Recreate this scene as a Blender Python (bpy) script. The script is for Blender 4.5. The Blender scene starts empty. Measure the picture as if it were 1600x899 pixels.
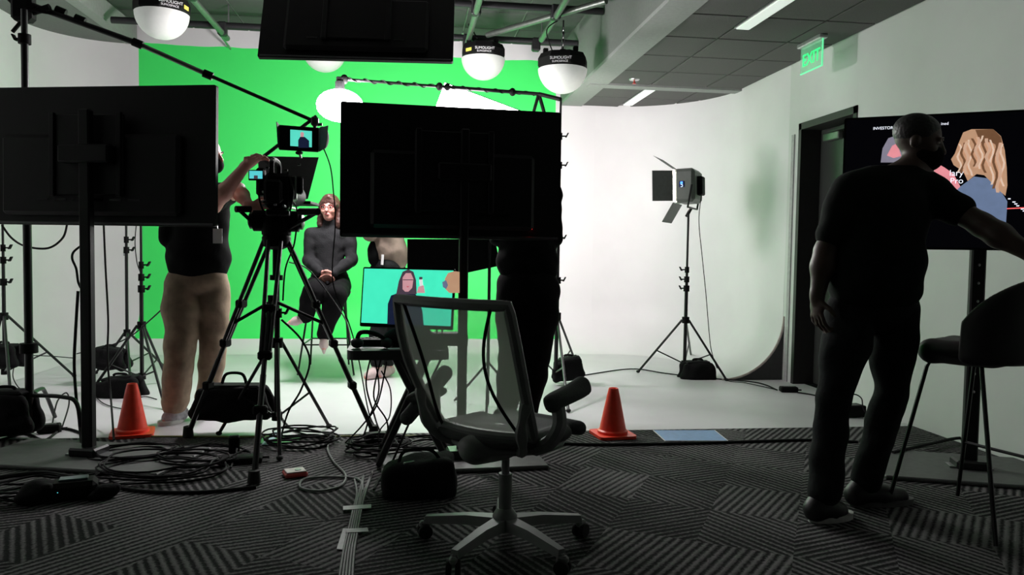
import bpy, math, random
import numpy as np
from mathutils import Vector, Matrix

random.seed(7)
SC = bpy.context.scene
COL = SC.collection

# ------------------------------------------------------------------ camera
# room axes: x across (right), y into the studio, z up; the camera is turned 7.4 degrees right,
# tilted 2.73 degrees down and rolled 0.9 degrees, 1.19 m above the carpet
IMW, IMH, FPX = 1600.0, 899.0, 1220.0
PITCH, ROLL, YAW, CAMH = math.radians(2.73), math.radians(.9), math.radians(7.4), 1.19
cF = np.array([math.sin(YAW)*math.cos(PITCH), math.cos(YAW)*math.cos(PITCH), -math.sin(PITCH)])
_R = np.array([math.cos(YAW), -math.sin(YAW), 0.]); _U = np.cross(_R, cF)
cR = _R*math.cos(ROLL)+_U*math.sin(ROLL); cU = -_R*math.sin(ROLL)+_U*math.cos(ROLL)
cC = np.array([0, 0, CAMH])
cam = bpy.data.cameras.new('camera'); camo = bpy.data.objects.new('camera', cam); COL.objects.link(camo)
cam.sensor_width = 36; cam.lens = FPX/IMW*36; cam.clip_start = .05; cam.clip_end = 60
camo.matrix_world = Matrix(((cR[0], cU[0], -cF[0], cC[0]), (cR[1], cU[1], -cF[1], cC[1]), (cR[2], cU[2], -cF[2], cC[2]), (0, 0, 0, 1)))
SC.camera = camo

def ray(x, y): return cR*(x-IMW/2)/FPX-cU*(y-IMH/2)/FPX+cF
def P(x, y, d): return cC+ray(x, y)*d                    # point at camera depth d
def fl(x, y, z=0.):                                      # point on a level plane
    r = ray(x, y); return cC+r*(z-CAMH)/r[2]
def atv(x, y, v): r = ray(x, y); return cC+r*v/r[1]
def atu(x, y, u): r = ray(x, y); return cC+r*u/r[0]
def dep(p): return float((np.asarray(p)-cC)@cF)
def V(*a): return np.array(a, float)
def nz(a): a = np.asarray(a, float); return a/max(np.linalg.norm(a), 1e-9)

# ------------------------------------------------------------------ world, exposure, light levels
w = bpy.data.worlds.new('world'); SC.world = w; w.use_nodes = True
w.node_tree.nodes['Background'].inputs[0].default_value = (.75, .9, .8, 1)
w.node_tree.nodes['Background'].inputs[1].default_value = .003
SC.view_settings.view_transform = 'Standard'
try: SC.view_settings.look = 'None'
except Exception: pass
SC.view_settings.gamma = 1; SC.view_settings.use_curve_mapping = False
SC.view_settings.exposure = 0.0
E_LANTERN, E_SOFTBOX, E_DOME, E_PANEL, E_STRIP, W_WALL_FILL = 165.0, 20.0, .42, 40.0, .5, 18.0

# ------------------------------------------------------------------ materials
MATS = {}
def mat(name, col, rough=.6, metal=0., var=.12, scale=30., emit=0., bump=0., spec=.5, alpha=1., coat=0.):
    if name in MATS: return MATS[name]
    m = bpy.data.materials.new(name); m.use_nodes = True; nt = m.node_tree; b = nt.nodes['Principled BSDF']
    b.inputs['Roughness'].default_value = rough; b.inputs['Metallic'].default_value = metal
    b.inputs['Specular IOR Level'].default_value = spec
    if coat: b.inputs['Coat Weight'].default_value = coat
    tc = nt.nodes.new('ShaderNodeTexCoord'); n = nt.nodes.new('ShaderNodeTexNoise')
    n.inputs['Scale'].default_value = scale; n.inputs['Detail'].default_value = 3
    nt.links.new(tc.outputs['Object'], n.inputs['Vector'])
    r = nt.nodes.new('ShaderNodeValToRGB'); c = Vector(col[:3])
    r.color_ramp.elements[0].position = .3; r.color_ramp.elements[1].position = .7
    r.color_ramp.elements[0].color = (*(c*(1-var)), 1); r.color_ramp.elements[1].color = (*[min(1, k) for k in c*(1+var)], 1)
    nt.links.new(n.outputs['Fac'], r.inputs['Fac']); nt.links.new(r.outputs['Color'], b.inputs['Base Color'])
    if emit:
        nt.links.new(r.outputs['Color'], b.inputs['Emission Color']); b.inputs['Emission Strength'].default_value = emit
    if bump:
        bp = nt.nodes.new('ShaderNodeBump'); bp.inputs['Strength'].default_value = bump; bp.inputs['Distance'].default_value = .01
        nt.links.new(n.outputs['Fac'], bp.inputs['Height']); nt.links.new(bp.outputs['Normal'], b.inputs['Normal'])
    if alpha < 1: b.inputs['Alpha'].default_value = alpha
    MATS[name] = m; return m

BLACK = mat('black_plastic', (.008, .008, .008), .65, spec=.08)
BLACKM = mat('black_metal', (.018, .018, .019), .38, .5)
TVB = mat('tv_black', (.005, .005, .0055), .5, spec=.25)
SCREENOFF = mat('screen_black', (.006, .006, .008), .2)
RUBBER = mat('rubber', (.012, .012, .012), .8)
BAG = mat('sandbag_nylon', (.0075, .0075, .008), .85, spec=.15, bump=.3, scale=60)
CABLE = mat('cable_black', (.009, .009, .0095), .75, spec=.2)
CABLEG = mat('cable_grey', (.15, .16, .15), .6, spec=.3)
STEEL = mat('steel', (.35, .35, .36), .3, .9)
PIPE = mat('pipe_steel', (.16, .18, .16), .4, .7)
PIPED = mat('pipe_dark', (.02, .02, .022), .5, .3)
WHITEW = mat('wall_white', (.77, .755, .77), .55, var=.02, scale=3)
CYCF = mat('stage_floor_white', (.62, .61, .63), .42, var=.05, scale=2.2)
WALLR = mat('wall_paint', (.66, .68, .66), .7, var=.02, scale=4)
SOFFIT = mat('soffit_grey', (.26, .27, .26), .7, var=.06)
FASCIA = mat('fascia_grey', (.14, .15, .14), .7, var=.06)
TILE = mat('ceiling_tile_charcoal', (.095, .092, .09), .9, var=.2, scale=140, bump=.2)
TILED = mat('ceiling_tile_dark', (.055, .06, .055), .9, var=.2, scale=140, bump=.2)
GRID = mat('ceiling_grid', (.16, .16, .155), .5)
CONE = mat('cone_orange', (.95, .060, .025), .42, var=.06)
KHAKI = mat('khaki_cotton', (.30, .22, .15), .85, var=.2, scale=18, bump=.3)
TAUPE = mat('taupe_cloth', (.26, .20, .155), .85, var=.15, scale=18, bump=.3)
TEEB = mat('black_tee', (.005, .0055, .0055), .95, spec=.1, bump=.2)
DARKG = mat('charcoal_knit', (.020, .021, .022), .9, spec=.15, var=.15, scale=90, bump=.3)
TROUB = mat('black_trousers', (.005, .005, .0055), .9, spec=.1, bump=.2)
JEANS = mat('dark_trousers', (.013, .015, .015), .9, spec=.15, var=.2, bump=.3)
POLO = mat('dark_polo', (.006, .009, .007), .9, spec=.15, var=.2, bump=.2)
SKIN = mat('skin', (.66, .31, .25), .5, var=.06, scale=20)
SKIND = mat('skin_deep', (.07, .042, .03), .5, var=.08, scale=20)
HAIRB = mat('hair_brown', (.055, .022, .016), .45, var=.4, scale=80, bump=.4)
HAIRK = mat('hair_black', (.010, .009, .008), .5, var=.3, scale=80, bump=.4)
HAIRL = mat('hair_blonde', (.45, .27, .14), .5, var=.3, scale=80)
LIP = mat('lip', (.50, .10, .10), .4)
GLASSF = mat('spectacle_frame', (.16, .03, .03), .7, spec=.15)
SHOEP = mat('shoe_pale', (.62, .50, .48), .5, var=.06)
SNEAK = mat('sneaker_grey', (.42, .42, .44), .7, var=.25, scale=40)
SHOEK = mat('shoe_black', (.012, .012, .012), .5)
SOLE = mat('sole_white', (.55, .56, .53), .6)
CHAIRG = mat('chair_shell_grey', (.20, .215, .205), .5, var=.05)
CHAIRU = mat('chair_fabric', (.075, .082, .078), .9, bump=.25, scale=120)
STOOLU = mat('stool_black_vinyl', (.014, .014, .014), .55)
PAPER = mat('paper_white', (.75, .75, .76), .7, var=.03)
TAPEW = mat('tape_white', (.50, .50, .50), .6)
TAPEGN = mat('tape_green', (.08, .42, .12), .6)
BLUES = mat('blue_sheet', (.20, .36, .62), .5, var=.08)
BASEG = mat('base_plate_grey', (.10, .105, .10), .6)
REDP = mat('red_plastic', (.55, .05, .04), .4)
LIGHTB = mat('light_body_grey', (.13, .145, .13), .5, var=.05)
YELLOW = mat('sticker_yellow', (.80, .70, .10), .6)
ALUM = mat('aluminium', (.55, .55, .56), .35, .8)
DOORM = mat('door_paint', (.055, .06, .055), .32, var=.05)
FRAMED = mat('door_frame_dark', (.022, .020, .020), .5)
CLOSER = mat('closer_metal', (.25, .27, .25), .35, .8)
EDGE = mat('cove_edge', (.45, .38, .36), .6)
COVEEND = mat('cove_end_dark', (.05, .05, .052), .6)
def emis(name, col, s): return mat(name, col, .5, emit=s, var=.02)
LANT = emis('lantern_glow', (1, .92, .95), E_LANTERN)
SOFT = emis('softbox_glow', (1, .98, .97), E_SOFTBOX)
DOMEM = emis('dome_glow', (.47, .48, .46), E_DOME)
PANELM = emis('panel_glow', (1, .88, .78), E_PANEL)
STRIPM = emis('strip_glow', (.85, .92, .86), E_STRIP)
LEDR = emis('led_red', (1, .03, .03), 6); LEDB = emis('led_blue', (.05, .2, 1), 3); LEDG = emis('led_green', (.05, 1, .2), 2)
def scr(name, col, s=1.0):
    m = mat('scr_'+name, col, .35, emit=s, var=.05, scale=25); m.node_tree.nodes['Principled BSDF'].inputs['Specular IOR Level'].default_value = .1; return m

def carpet_mat():
    m = bpy.data.materials.new('carpet_herringbone'); m.use_nodes = True; nt = m.node_tree; N = nt.nodes; L = nt.links; b = N['Principled BSDF']
    b.inputs['Roughness'].default_value = .95; b.inputs['Specular IOR Level'].default_value = .15
    tc = N.new('ShaderNodeTexCoord'); sep = N.new('ShaderNodeSeparateXYZ'); L.new(tc.outputs['Object'], sep.inputs[0])
    def M(op, a, c=None):
        n = N.new('ShaderNodeMath'); n.operation = op
        for i, k in enumerate((a, c)):
            if k is None: continue
            if isinstance(k, (int, float)): n.inputs[i].default_value = k
            else: L.new(k, n.inputs[i])
        return n.outputs[0]
    X, Y = sep.outputs[0], sep.outputs[1]
    def lin(a, c, k=0): return M('ADD', M('ADD', M('MULTIPLY', X, a), M('MULTIPLY', Y, c)), k)
    ca = M('FLOOR', lin(2.3, -1.3, 50)); cb = M('FLOOR', lin(1.15, 2.0, 50))
    cid = N.new('ShaderNodeCombineXYZ'); L.new(ca, cid.inputs[0]); L.new(cb, cid.inputs[1])
    wn = N.new('ShaderNodeTexWhiteNoise'); wn.noise_dimensions = '2D'; L.new(cid.outputs[0], wn.inputs['Vector'])
    alt = M('MODULO', M('ADD', ca, cb), 2)
    s1 = M('SINE', lin(155, 72)); s2 = M('SINE', lin(-55, 165)); s3 = M('SINE', lin(130, -112))
    pick3 = M('GREATER_THAN', wn.outputs['Value'], .72)
    def mixf(f, a, c):
        n = N.new('ShaderNodeMix'); n.data_type = 'FLOAT'; L.new(f, n.inputs[0]); L.new(a, n.inputs[2]); L.new(c, n.inputs[3]); return n.outputs[0]
    st = mixf(pick3, mixf(alt, s1, s2), s3)
    no = N.new('ShaderNodeTexNoise'); no.inputs['Scale'].default_value = 75; L.new(tc.outputs['Object'], no.inputs['Vector'])
    no2 = N.new('ShaderNodeTexNoise'); no2.inputs['Scale'].default_value = 2.3; L.new(tc.outputs['Object'], no2.inputs['Vector'])
    h = M('ADD', M('MULTIPLY', st, .62), M('MULTIPLY', M('SUBTRACT', no.outputs['Fac'], .5), 1.9))
    h = M('ADD', h, M('MULTIPLY', M('SUBTRACT', wn.outputs['Value'], .5), .5))
    h = M('ADD', h, M('MULTIPLY', M('SUBTRACT', no2.outputs['Fac'], .5), 1.1))
    r = N.new('ShaderNodeValToRGB'); r.color_ramp.elements[0].position = .34; r.color_ramp.elements[1].position = .86
    r.color_ramp.elements[0].color = (.010, .0105, .0105, 1); r.color_ramp.elements[1].color = (.175, .17, .17, 1)
    L.new(M('ADD', M('MULTIPLY', h, .5), .5), r.inputs[0]); L.new(r.outputs[0], b.inputs['Base Color'])
    bp = N.new('ShaderNodeBump'); bp.inputs['Strength'].default_value = .35; bp.inputs['Distance'].default_value = .006
    L.new(h, bp.inputs['Height']); L.new(bp.outputs[0], b.inputs['Normal'])
    return m
def cyc_mat():
    # white paint with the chroma-green field painted on it (a wavy hand-cut top edge, straight sides)
    m = bpy.data.materials.new('cyclorama_paint'); m.use_nodes = True; nt = m.node_tree; N = nt.nodes; L = nt.links; b = N['Principled BSDF']
    b.inputs['Roughness'].default_value = .6
    tc = N.new('ShaderNodeTexCoord'); sep = N.new('ShaderNodeSeparateXYZ'); L.new(tc.outputs['Object'], sep.inputs[0])
    no = N.new('ShaderNodeTexNoise'); no.noise_dimensions = '1D'; no.inputs['Scale'].default_value = 1.1; L.new(sep.outputs[0], no.inputs['W'])
    def M(op, a, c):
        n = N.new('ShaderNodeMath'); n.operation = op
        for i, k in enumerate((a, c)):
            if isinstance(k, (int, float)): n.inputs[i].default_value = k
            else: L.new(k, n.inputs[i])
        return n.outputs[0]
    top = M('ADD', M('MULTIPLY', no.outputs['Fac'], .10), 3.41)
    f = M('MULTIPLY', M('GREATER_THAN', sep.outputs[0], -3.07), M('LESS_THAN', sep.outputs[0], 1.72))
    f = M('MULTIPLY', f, M('GREATER_THAN', sep.outputs[2], .135)); f = M('MULTIPLY', f, M('LESS_THAN', sep.outputs[2], top))
    mx = N.new('ShaderNodeMix'); mx.data_type = 'RGBA'; L.new(f, mx.inputs[0])
    mx.inputs[6].default_value = (.77, .755, .77, 1); mx.inputs[7].default_value = (.055, .92, .16, 1)
    L.new(mx.outputs[2], b.inputs['Base Color']); return m
CARPET, CYC = carpet_mat(), cyc_mat()
def mesh_fabric():
    # woven mesh: open weave that also passes light through its threads
    m = bpy.data.materials.new('chair_mesh_fabric'); m.use_nodes = True; nt = m.node_tree; N = nt.nodes; L = nt.links; N.remove(N['Principled BSDF'])
    tc = N.new('ShaderNodeTexCoord'); wv = N.new('ShaderNodeTexWave'); wv.bands_direction = 'Z'; wv.inputs['Scale'].default_value = 160; L.new(tc.outputs['Object'], wv.inputs['Vector'])
    r = N.new('ShaderNodeMapRange'); r.inputs[3].default_value = .36; r.inputs[4].default_value = .56; L.new(wv.outputs['Fac'], r.inputs[0])
    d = N.new('ShaderNodeBsdfDiffuse'); d.inputs[0].default_value = (.60, .63, .57, 1); t = N.new('ShaderNodeBsdfTranslucent'); t.inputs[0].default_value = (.60, .64, .56, 1)
    a = N.new('ShaderNodeMixShader'); a.inputs[0].default_value = .55; L.new(d.outputs[0], a.inputs[1]); L.new(t.outputs[0], a.inputs[2])
    tr = N.new('ShaderNodeBsdfTransparent'); x = N.new('ShaderNodeMixShader'); L.new(r.outputs[0], x.inputs[0]); L.new(tr.outputs[0], x.inputs[1]); L.new(a.outputs[0], x.inputs[2]); L.new(x.outputs[0], N['Material Output'].inputs[0])
    return m
MESHF = mesh_fabric()

# ------------------------------------------------------------------ object helpers
WORLD = {}
def tag(o, label=None, cat=None, group=None, kind=None):
    if label: o['label'] = label
    if cat: o['category'] = cat
    if group: o['group'] = group
    if kind: o['kind'] = kind
    return o
def thing(name, loc, label, cat, group=None):
    o = bpy.data.objects.new(name, None); COL.objects.link(o); o.empty_display_size = .1
    o.location = [float(k) for k in loc]; WORLD[o.name] = Matrix.Translation(o.location)
    return tag(o, label, cat, group)
def link(name, me, m, parent=None):
    o = bpy.data.objects.new(name, me); COL.objects.link(o)
    if m and not me.materials: me.materials.append(m)
    if parent is not None:
        o.parent = parent
        o.matrix_parent_inverse = WORLD.get(parent.name, Matrix.Identity(4)).inverted()
        WORLD[o.name] = Matrix.Identity(4)
    else:
        if len(me.vertices):
            co = np.empty(len(me.vertices)*3); me.vertices.foreach_get('co', co); co = co.reshape(-1, 3)
            base = np.array([(co[:, 0].min()+co[:, 0].max())/2, (co[:, 1].min()+co[:, 1].max())/2, co[:, 2].min()])
            me.vertices.foreach_set('co', (co-base).ravel()); o.location = base.tolist()
        WORLD[o.name] = Matrix.Translation(o.location)
    return o

class MB:
    def __init__(s): s.v = []; s.f = []
    def add(s, vs, fs):
        n = len(s.v); s.v += [tuple(float(c) for c in p) for p in vs]; s.f += [tuple(i+n for i in f) for f in fs]; return s
    def box(s, c, size, ax=None, bev=0.):
        # box with centre c, full size, axes ax (rows); bev cuts the edges
        ax = np.eye(3) if ax is None else np.asarray(ax, float); h = np.asarray(size, float)/2; c = np.asarray(c, float)
        b = min(bev, min(h)*.95)
        if b <= 0:
            vs = [c+ax[0]*h[0]*i+ax[1]*h[1]*j+ax[2]*h[2]*k for i in (-1, 1) for j in (-1, 1) for k in (-1, 1)]
            return s.add(vs, [(0, 1, 3, 2), (4, 6, 7, 5), (0, 4, 5, 1), (2, 3, 7, 6), (0, 2, 6, 4), (1, 5, 7, 3)])
        vs = []; idx = {}
        for i in (-1, 1):
            for j in (-1, 1):
                for k in (-1, 1):
                    for a in range(3):
                        d = [h[0], h[1], h[2]]
                        for q in range(3):
                            if q != a: d[q] -= b
                        idx[(i, j, k, a)] = len(vs); vs.append(c+ax[0]*d[0]*i+ax[1]*d[1]*j+ax[2]*d[2]*k)
        fs = []
        for a in range(3):
            o1, o2 = (a+1) % 3, (a+2) % 3
            for sg in (-1, 1):
                q = []
                for (x, y) in ((-1, -1), (1, -1), (1, 1), (-1, 1)):
                    t = [0, 0, 0]; t[a] = sg; t[o1] = x; t[o2] = y; q.append(idx[(*t, a)])
                fs.append(q if sg > 0 else q[::-1])
            for x in (-1, 1):
                for y in (-1, 1):
                    q = []
                    t0 = [0, 0, 0]; t1 = [0, 0, 0]; t0[a] = -1; t1[a] = 1
                    for t in (t0, t1): t[o1] = x; t[o2] = y
                    q = [idx[(*t0, o1)], idx[(*t1, o1)], idx[(*t1, o2)], idx[(*t0, o2)]]; fs.append(q if x*y > 0 else q[::-1])
        for i in (-1, 1):
            for j in (-1, 1):
                for k in (-1, 1): q = [idx[(i, j, k, a)] for a in range(3)]; fs.append(q if i*j*k > 0 else q[::-1])
        return s.add(vs, fs)
    def tube(s, p0, p1, r0, r1=None, n=10): return s.path([p0, p1], [r0, r0 if r1 is None else r1], n)
    def path(s, pts, r, n=8, closed=False):
        pts = [np.asarray(p, float) for p in pts]; m = len(pts); rs = r if isinstance(r, (list, tuple)) else [r]*m
        T = []
        for i in range(m):
            a = pts[(i-1) % m] if closed or i else pts[0]; b = pts[(i+1) % m] if closed or i < m-1 else pts[-1]
            T.append(nz(b-a))
        up = V(0, 0, 1) if abs(T[0][2]) < .9 else V(1, 0, 0); u = nz(np.cross(T[0], up)); vs = []
        for i in range(m):
            u = nz(u-T[i]*(u@T[i])); w_ = np.cross(T[i], u)
            for k in range(n):
                a = 2*math.pi*k/n; vs.append(pts[i]+(u*math.cos(a)+w_*math.sin(a))*rs[i])
        fs = []
        for i in range(m if closed else m-1):
            for k in range(n):
                a, b = i*n+k, i*n+(k+1) % n; c, d = ((i+1) % m)*n+(k+1) % n, ((i+1) % m)*n+k; fs.append((a, b, c, d))
        if not closed: fs.append(tuple(range(n))[::-1]); fs.append(tuple((m-1)*n+k for k in range(n)))
        return s.add(vs, fs)
    def lathe(s, prof, c, n=24, ax=None):
        ax = np.eye(3) if ax is None else np.asarray(ax, float); c = np.asarray(c, float); vs = []
        for r, z in prof:
            for k in range(n):
                a = 2*math.pi*k/n; vs.append(c+ax[0]*r*math.cos(a)+ax[1]*r*math.sin(a)+ax[2]*z)
        m = len(prof); fs = [(i*n+k, i*n+(k+1) % n, (i+1)*n+(k+1) % n, (i+1)*n+k) for i in range(m-1) for k in range(n)]
        if prof[0][0] > 1e-4: fs.append(tuple(range(n))[::-1])
        if prof[-1][0] > 1e-4: fs.append(tuple((m-1)*n+k for k in range(n)))
        return s.add(vs, fs)
    def ell(s, c, r, ax=None, n=14, m=9):
        prof = [(max(1e-5, math.sin(math.pi*i/m)), -math.cos(math.pi*i/m)) for i in range(m+1)]
        ax = np.eye(3) if ax is None else np.asarray(ax, float)
        return s.lathe(prof, c, n, np.array([ax[0]*r[0], ax[1]*r[1], ax[2]*r[2]]))
    def prism(s, poly, o, x, y, nrm, t):
        # polygon (2d list) in plane o+x*a+y*b, extruded by t along nrm
        o, x, y, nrm = [np.asarray(k, float) for k in (o, x, y, nrm)]; n = len(poly)
        vs = [o+x*a+y*b for a, b in poly]+[o+x*a+y*b+nrm*t for a, b in poly]
        return s.add(vs, [tuple(range(n))[::-1], tuple(range(n, 2*n))]+[(i, (i+1) % n, n+(i+1) % n, n+i) for i in range(n)])
    def mesh(s, name, smooth=True, angle=40):
        me = bpy.data.meshes.new(name); me.from_pydata(s.v, [], s.f); me.update()
        if smooth:
            me.polygons.foreach_set('use_smooth', [True]*len(me.polygons))
            try: me.set_sharp_from_angle(angle=math.radians(angle))
            except Exception: pass
        return me
    def build(s, name, m, parent=None, smooth=True, angle=40): return link(name, s.mesh(name, smooth, angle), m, parent)

def crom(pts, k=8, closed=False):
    pts = [np.asarray(p, float) for p in pts]; n = len(pts); out = []
    for i in range(n if closed else n-1):
        g = (lambda j: pts[j % n]) if closed else (lambda j: pts[max(0, min(n-1, j))])
        a, b, c, d = g(i-1), g(i), g(i+1), g(i+2)
        for q in range(k):
            t = q/k; out.append(.5*((2*b)+(c-a)*t+(2*a-5*b+4*c-d)*t*t+(3*b-a-3*c+d)*t**3))
    if not closed: out.append(pts[-1])
    return out
def axes_yaw(yaw, tilt=0.):
    # r (right), up, n (towards the viewer side)
    r = V(math.cos(yaw), math.sin(yaw), 0); n = V(math.sin(yaw), -math.cos(yaw), 0)
    up = V(0, 0, 1)*math.cos(tilt)+n*math.sin(tilt); return r, up, np.cross(r, up)
def rrect(w_, h_, r, k=5):
    o = []
    for cx, cy, a0 in ((w_/2-r, h_/2-r, 0), (-w_/2+r, h_/2-r, 90), (-w_/2+r, -h_/2+r, 180), (w_/2-r, -h_/2+r, 270)):
        for i in range(k+1): a = math.radians(a0+90*i/k); o.append((cx+r*math.cos(a), cy+r*math.sin(a)))
    return o
def text(name, body, o, r, up, size, m, parent, thick=.0015):
    cu = bpy.data.curves.new(name, 'FONT'); cu.body = body; cu.size = size; cu.extrude = thick
    t = bpy.data.objects.new('tmp', cu); COL.objects.link(t)
    dg = bpy.context.evaluated_depsgraph_get(); me = bpy.data.meshes.new_from_object(t.evaluated_get(dg)); bpy.data.objects.remove(t)
    n = np.cross(r, up); co = np.empty(len(me.vertices)*3); me.vertices.foreach_get('co', co); co = co.reshape(-1, 3)
    co = np.asarray(o)+co[:, :1]*r+co[:, 1:2]*up+co[:, 2:]*n; me.vertices.foreach_set('co', co.ravel()); me.materials.clear(); me.update()
    return link(name, me, m, parent)

# ------------------------------------------------------------------ smooth bodies: blended capsules and ellipsoids -> one skin
def sdf_mesh(name, prims, vox=.008, clips=(), wrinkle=0., wscale=40.):
    lo = np.full(3, 1e9); hi = -lo
    for p in prims:
        if p[0] == 'c': pts = np.array([p[1]-p[3], p[1]+p[3], p[2]-p[4], p[2]+p[4]])
        else: R = max(p[2]); pts = np.array([p[1]-R, p[1]+R])
        lo = np.minimum(lo, pts.min(0)); hi = np.maximum(hi, pts.max(0))
    lo -= vox*3+.012; hi += vox*3+.012; n = np.ceil((hi-lo)/vox).astype(int)+1
    D = np.full(n, .2, np.float32); axs = [lo[i]+np.arange(n[i])*vox for i in range(3)]
    for p in prims:
        k = p[-1]; pad = k+vox*3
        if p[0] == 'c': a, b, r0, r1 = p[1], p[2], p[3], p[4]; l = np.minimum(a-r0, b-r1)-pad; h = np.maximum(a+r0, b+r1)+pad
        else: R = max(p[2]); l = p[1]-R-pad; h = p[1]+R+pad
        i0 = np.maximum(0, np.floor((l-lo)/vox).astype(int)); i1 = np.minimum(n, np.ceil((h-lo)/vox).astype(int)+1)
        if (i1 <= i0).any(): continue
        sl = tuple(slice(i0[q], i1[q]) for q in range(3))
        X = axs[0][sl[0]][:, None, None]; Y = axs[1][sl[1]][None, :, None]; Z = axs[2][sl[2]][None, None, :]
        if p[0] == 'c':
            d = b-a; L2 = max(d@d, 1e-9); t = ((X-a[0])*d[0]+(Y-a[1])*d[1]+(Z-a[2])*d[2])/L2; t = np.clip(t, 0, 1)
            dist = np.sqrt((X-a[0]-t*d[0])**2+(Y-a[1]-t*d[1])**2+(Z-a[2]-t*d[2])**2)-(r0+(r1-r0)*t)
        else:
            c, r, ax = p[1], p[2], p[3]
            q = [((X-c[0])*ax[j][0]+(Y-c[1])*ax[j][1]+(Z-c[2])*ax[j][2]) for j in range(3)]
            k0 = np.sqrt((q[0]/r[0])**2+(q[1]/r[1])**2+(q[2]/r[2])**2); k1 = np.sqrt((q[0]/r[0]**2)**2+(q[1]/r[1]**2)**2+(q[2]/r[2]**2)**2)
            dist = k0*(k0-1)/np.maximum(k1, 1e-6)
        o = D[sl]; hh = np.maximum(k-np.abs(o-dist), 0)/max(k, 1e-6); D[sl] = np.minimum(o, dist)-hh*hh*k*.25
    X = axs[0][:, None, None]; Y = axs[1][None, :, None]; Z = axs[2][None, None, :]
    if wrinkle:
        s = wscale; D = D+wrinkle*(np.sin(X*s+2*np.sin(Z*s*.55))*np.sin(Z*s*.8+1.7*np.sin(Y*s*.6))+.6*np.sin(Y*s*.9+Z*s*1.3+np.sin(X*s)))
    for (pt, nn) in clips: D = np.maximum(D, (X-pt[0])*nn[0]+(Y-pt[1])*nn[1]+(Z-pt[2])*nn[2])
    ins = D < 0
    cnt = np.zeros(np.array(n)-1, np.int8)
    for i in (0, 1):
        for j in (0, 1):
            for k in (0, 1): cnt += ins[i:n[0]-1+i, j:n[1]-1+j, k:n[2]-1+k]
    act = (cnt > 0) & (cnt < 8); ids = np.full(act.shape, -1, np.int64); I = np.argwhere(act); ids[act] = np.arange(len(I))
    acc = np.zeros((len(I), 3)); num = np.zeros(len(I))
    crn = [(i, j, k) for i in (0, 1) for j in (0, 1) for k in (0, 1)]
    for ca in crn:
        for ax in range(3):
            if ca[ax]: continue
            cb = list(ca); cb[ax] = 1
            da = D[I[:, 0]+ca[0], I[:, 1]+ca[1], I[:, 2]+ca[2]]; db = D[I[:, 0]+cb[0], I[:, 1]+cb[1], I[:, 2]+cb[2]]
            mk = (da < 0) != (db < 0); t = np.where(mk, da/np.where(mk, da-db, 1), 0)
            pt = np.tile(np.array(ca, float), (len(I), 1)); pt[:, ax] = t; acc[mk] += pt[mk]; num[mk] += 1
    vs = lo+(I+acc/np.maximum(num, 1)[:, None])*vox
    F = []
    for ax in range(3):
        o1, o2 = (ax+1) % 3, (ax+2) % 3
        s0 = [slice(1, -1)]*3; s1 = [slice(1, -1)]*3; s0[ax] = slice(0, -1); s1[ax] = slice(1, None)
        a = ins[tuple(s0)]; b = ins[tuple(s1)]; E_ = np.argwhere(a != b); flip = a[a != b]
        off = np.ones(3, int); off[ax] = 0; E_ = E_+off
        def cell(d1, d2):
            c = E_.copy(); c[:, o1] += d1; c[:, o2] += d2; return ids[c[:, 0], c[:, 1], c[:, 2]]
        q = np.stack([cell(-1, -1), cell(0, -1), cell(0, 0), cell(-1, 0)], 1)
        q = np.where(flip[:, None], q, q[:, ::-1]); F.append(q[(q >= 0).all(1)])
    F = np.concatenate(F); me = bpy.data.meshes.new(name)
    me.vertices.add(len(vs)); me.vertices.foreach_set('co', vs.ravel()); me.loops.add(F.size); me.loops.foreach_set('vertex_index', F.ravel())
    me.polygons.add(len(F)); me.polygons.foreach_set('loop_start', np.arange(0, F.size, 4)); me.polygons.foreach_set('loop_total', np.full(len(F), 4))
    me.update(calc_edges=True); me.polygons.foreach_set('use_smooth', np.ones(len(F), bool)); me.validate(); return me
def Cp(a, b, r0, r1=None, k=.03): return ('c', np.asarray(a, float), np.asarray(b, float), r0, r0 if r1 is None else r1, k)
def El(c, r, ax=None, k=.03): return ('e', np.asarray(c, float), tuple(r), np.eye(3) if ax is None else np.asarray(ax, float), k)
def lp(a, b, t): return np.asarray(a)*(1-t)+np.asarray(b)*t
def hand(wrist, d, side, nrm, curl=.35, spread=.10, s=1.):
    # palm plus five fingers; d points to the fingertips, nrm out of the palm, side towards the thumb
    d = nz(d); side = nz(side-d*(side@d)); nrm = np.cross(d, side) if nrm is None else nz(nrm); pr = []
    pc = wrist+d*.045*s; pr.append(El(pc, (.050*s, .040*s, .016*s), np.array([d, side, np.cross(d, side)]), .012))
    pr.append(Cp(wrist-d*.01, wrist+d*.02, .026*s, .026*s, .015))
    for i, (o, L) in enumerate(((.030, .078), (.010, .086), (-.010, .080), (-.029, .062))):
        p = wrist+d*.080*s+side*o*s; dd = nz(d+side*spread*(o/.03)); ang = 0.
        for j, f in enumerate((.45, .32, .23)):
            ang += curl*(.8 if j == 0 else 1.1); q = nz(dd*math.cos(ang)+nrm*math.sin(ang)); p2 = p+q*L*f*s
            pr.append(Cp(p, p2, (.0090-.0008*j)*s, (.0084-.0008*j)*s, .004)); p = p2
    p = wrist+d*.03*s+side*.028*s; q = nz(d*.55+side*.8+nrm*.3); p2 = p+q*.042*s; pr.append(Cp(p, p2, .0125*s, .010*s, .008))
    q = nz(d*.9+side*.3+nrm*.5); pr.append(Cp(p2, p2+q*.032*s, .0098*s, .0085*s, .004)); return pr
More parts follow.
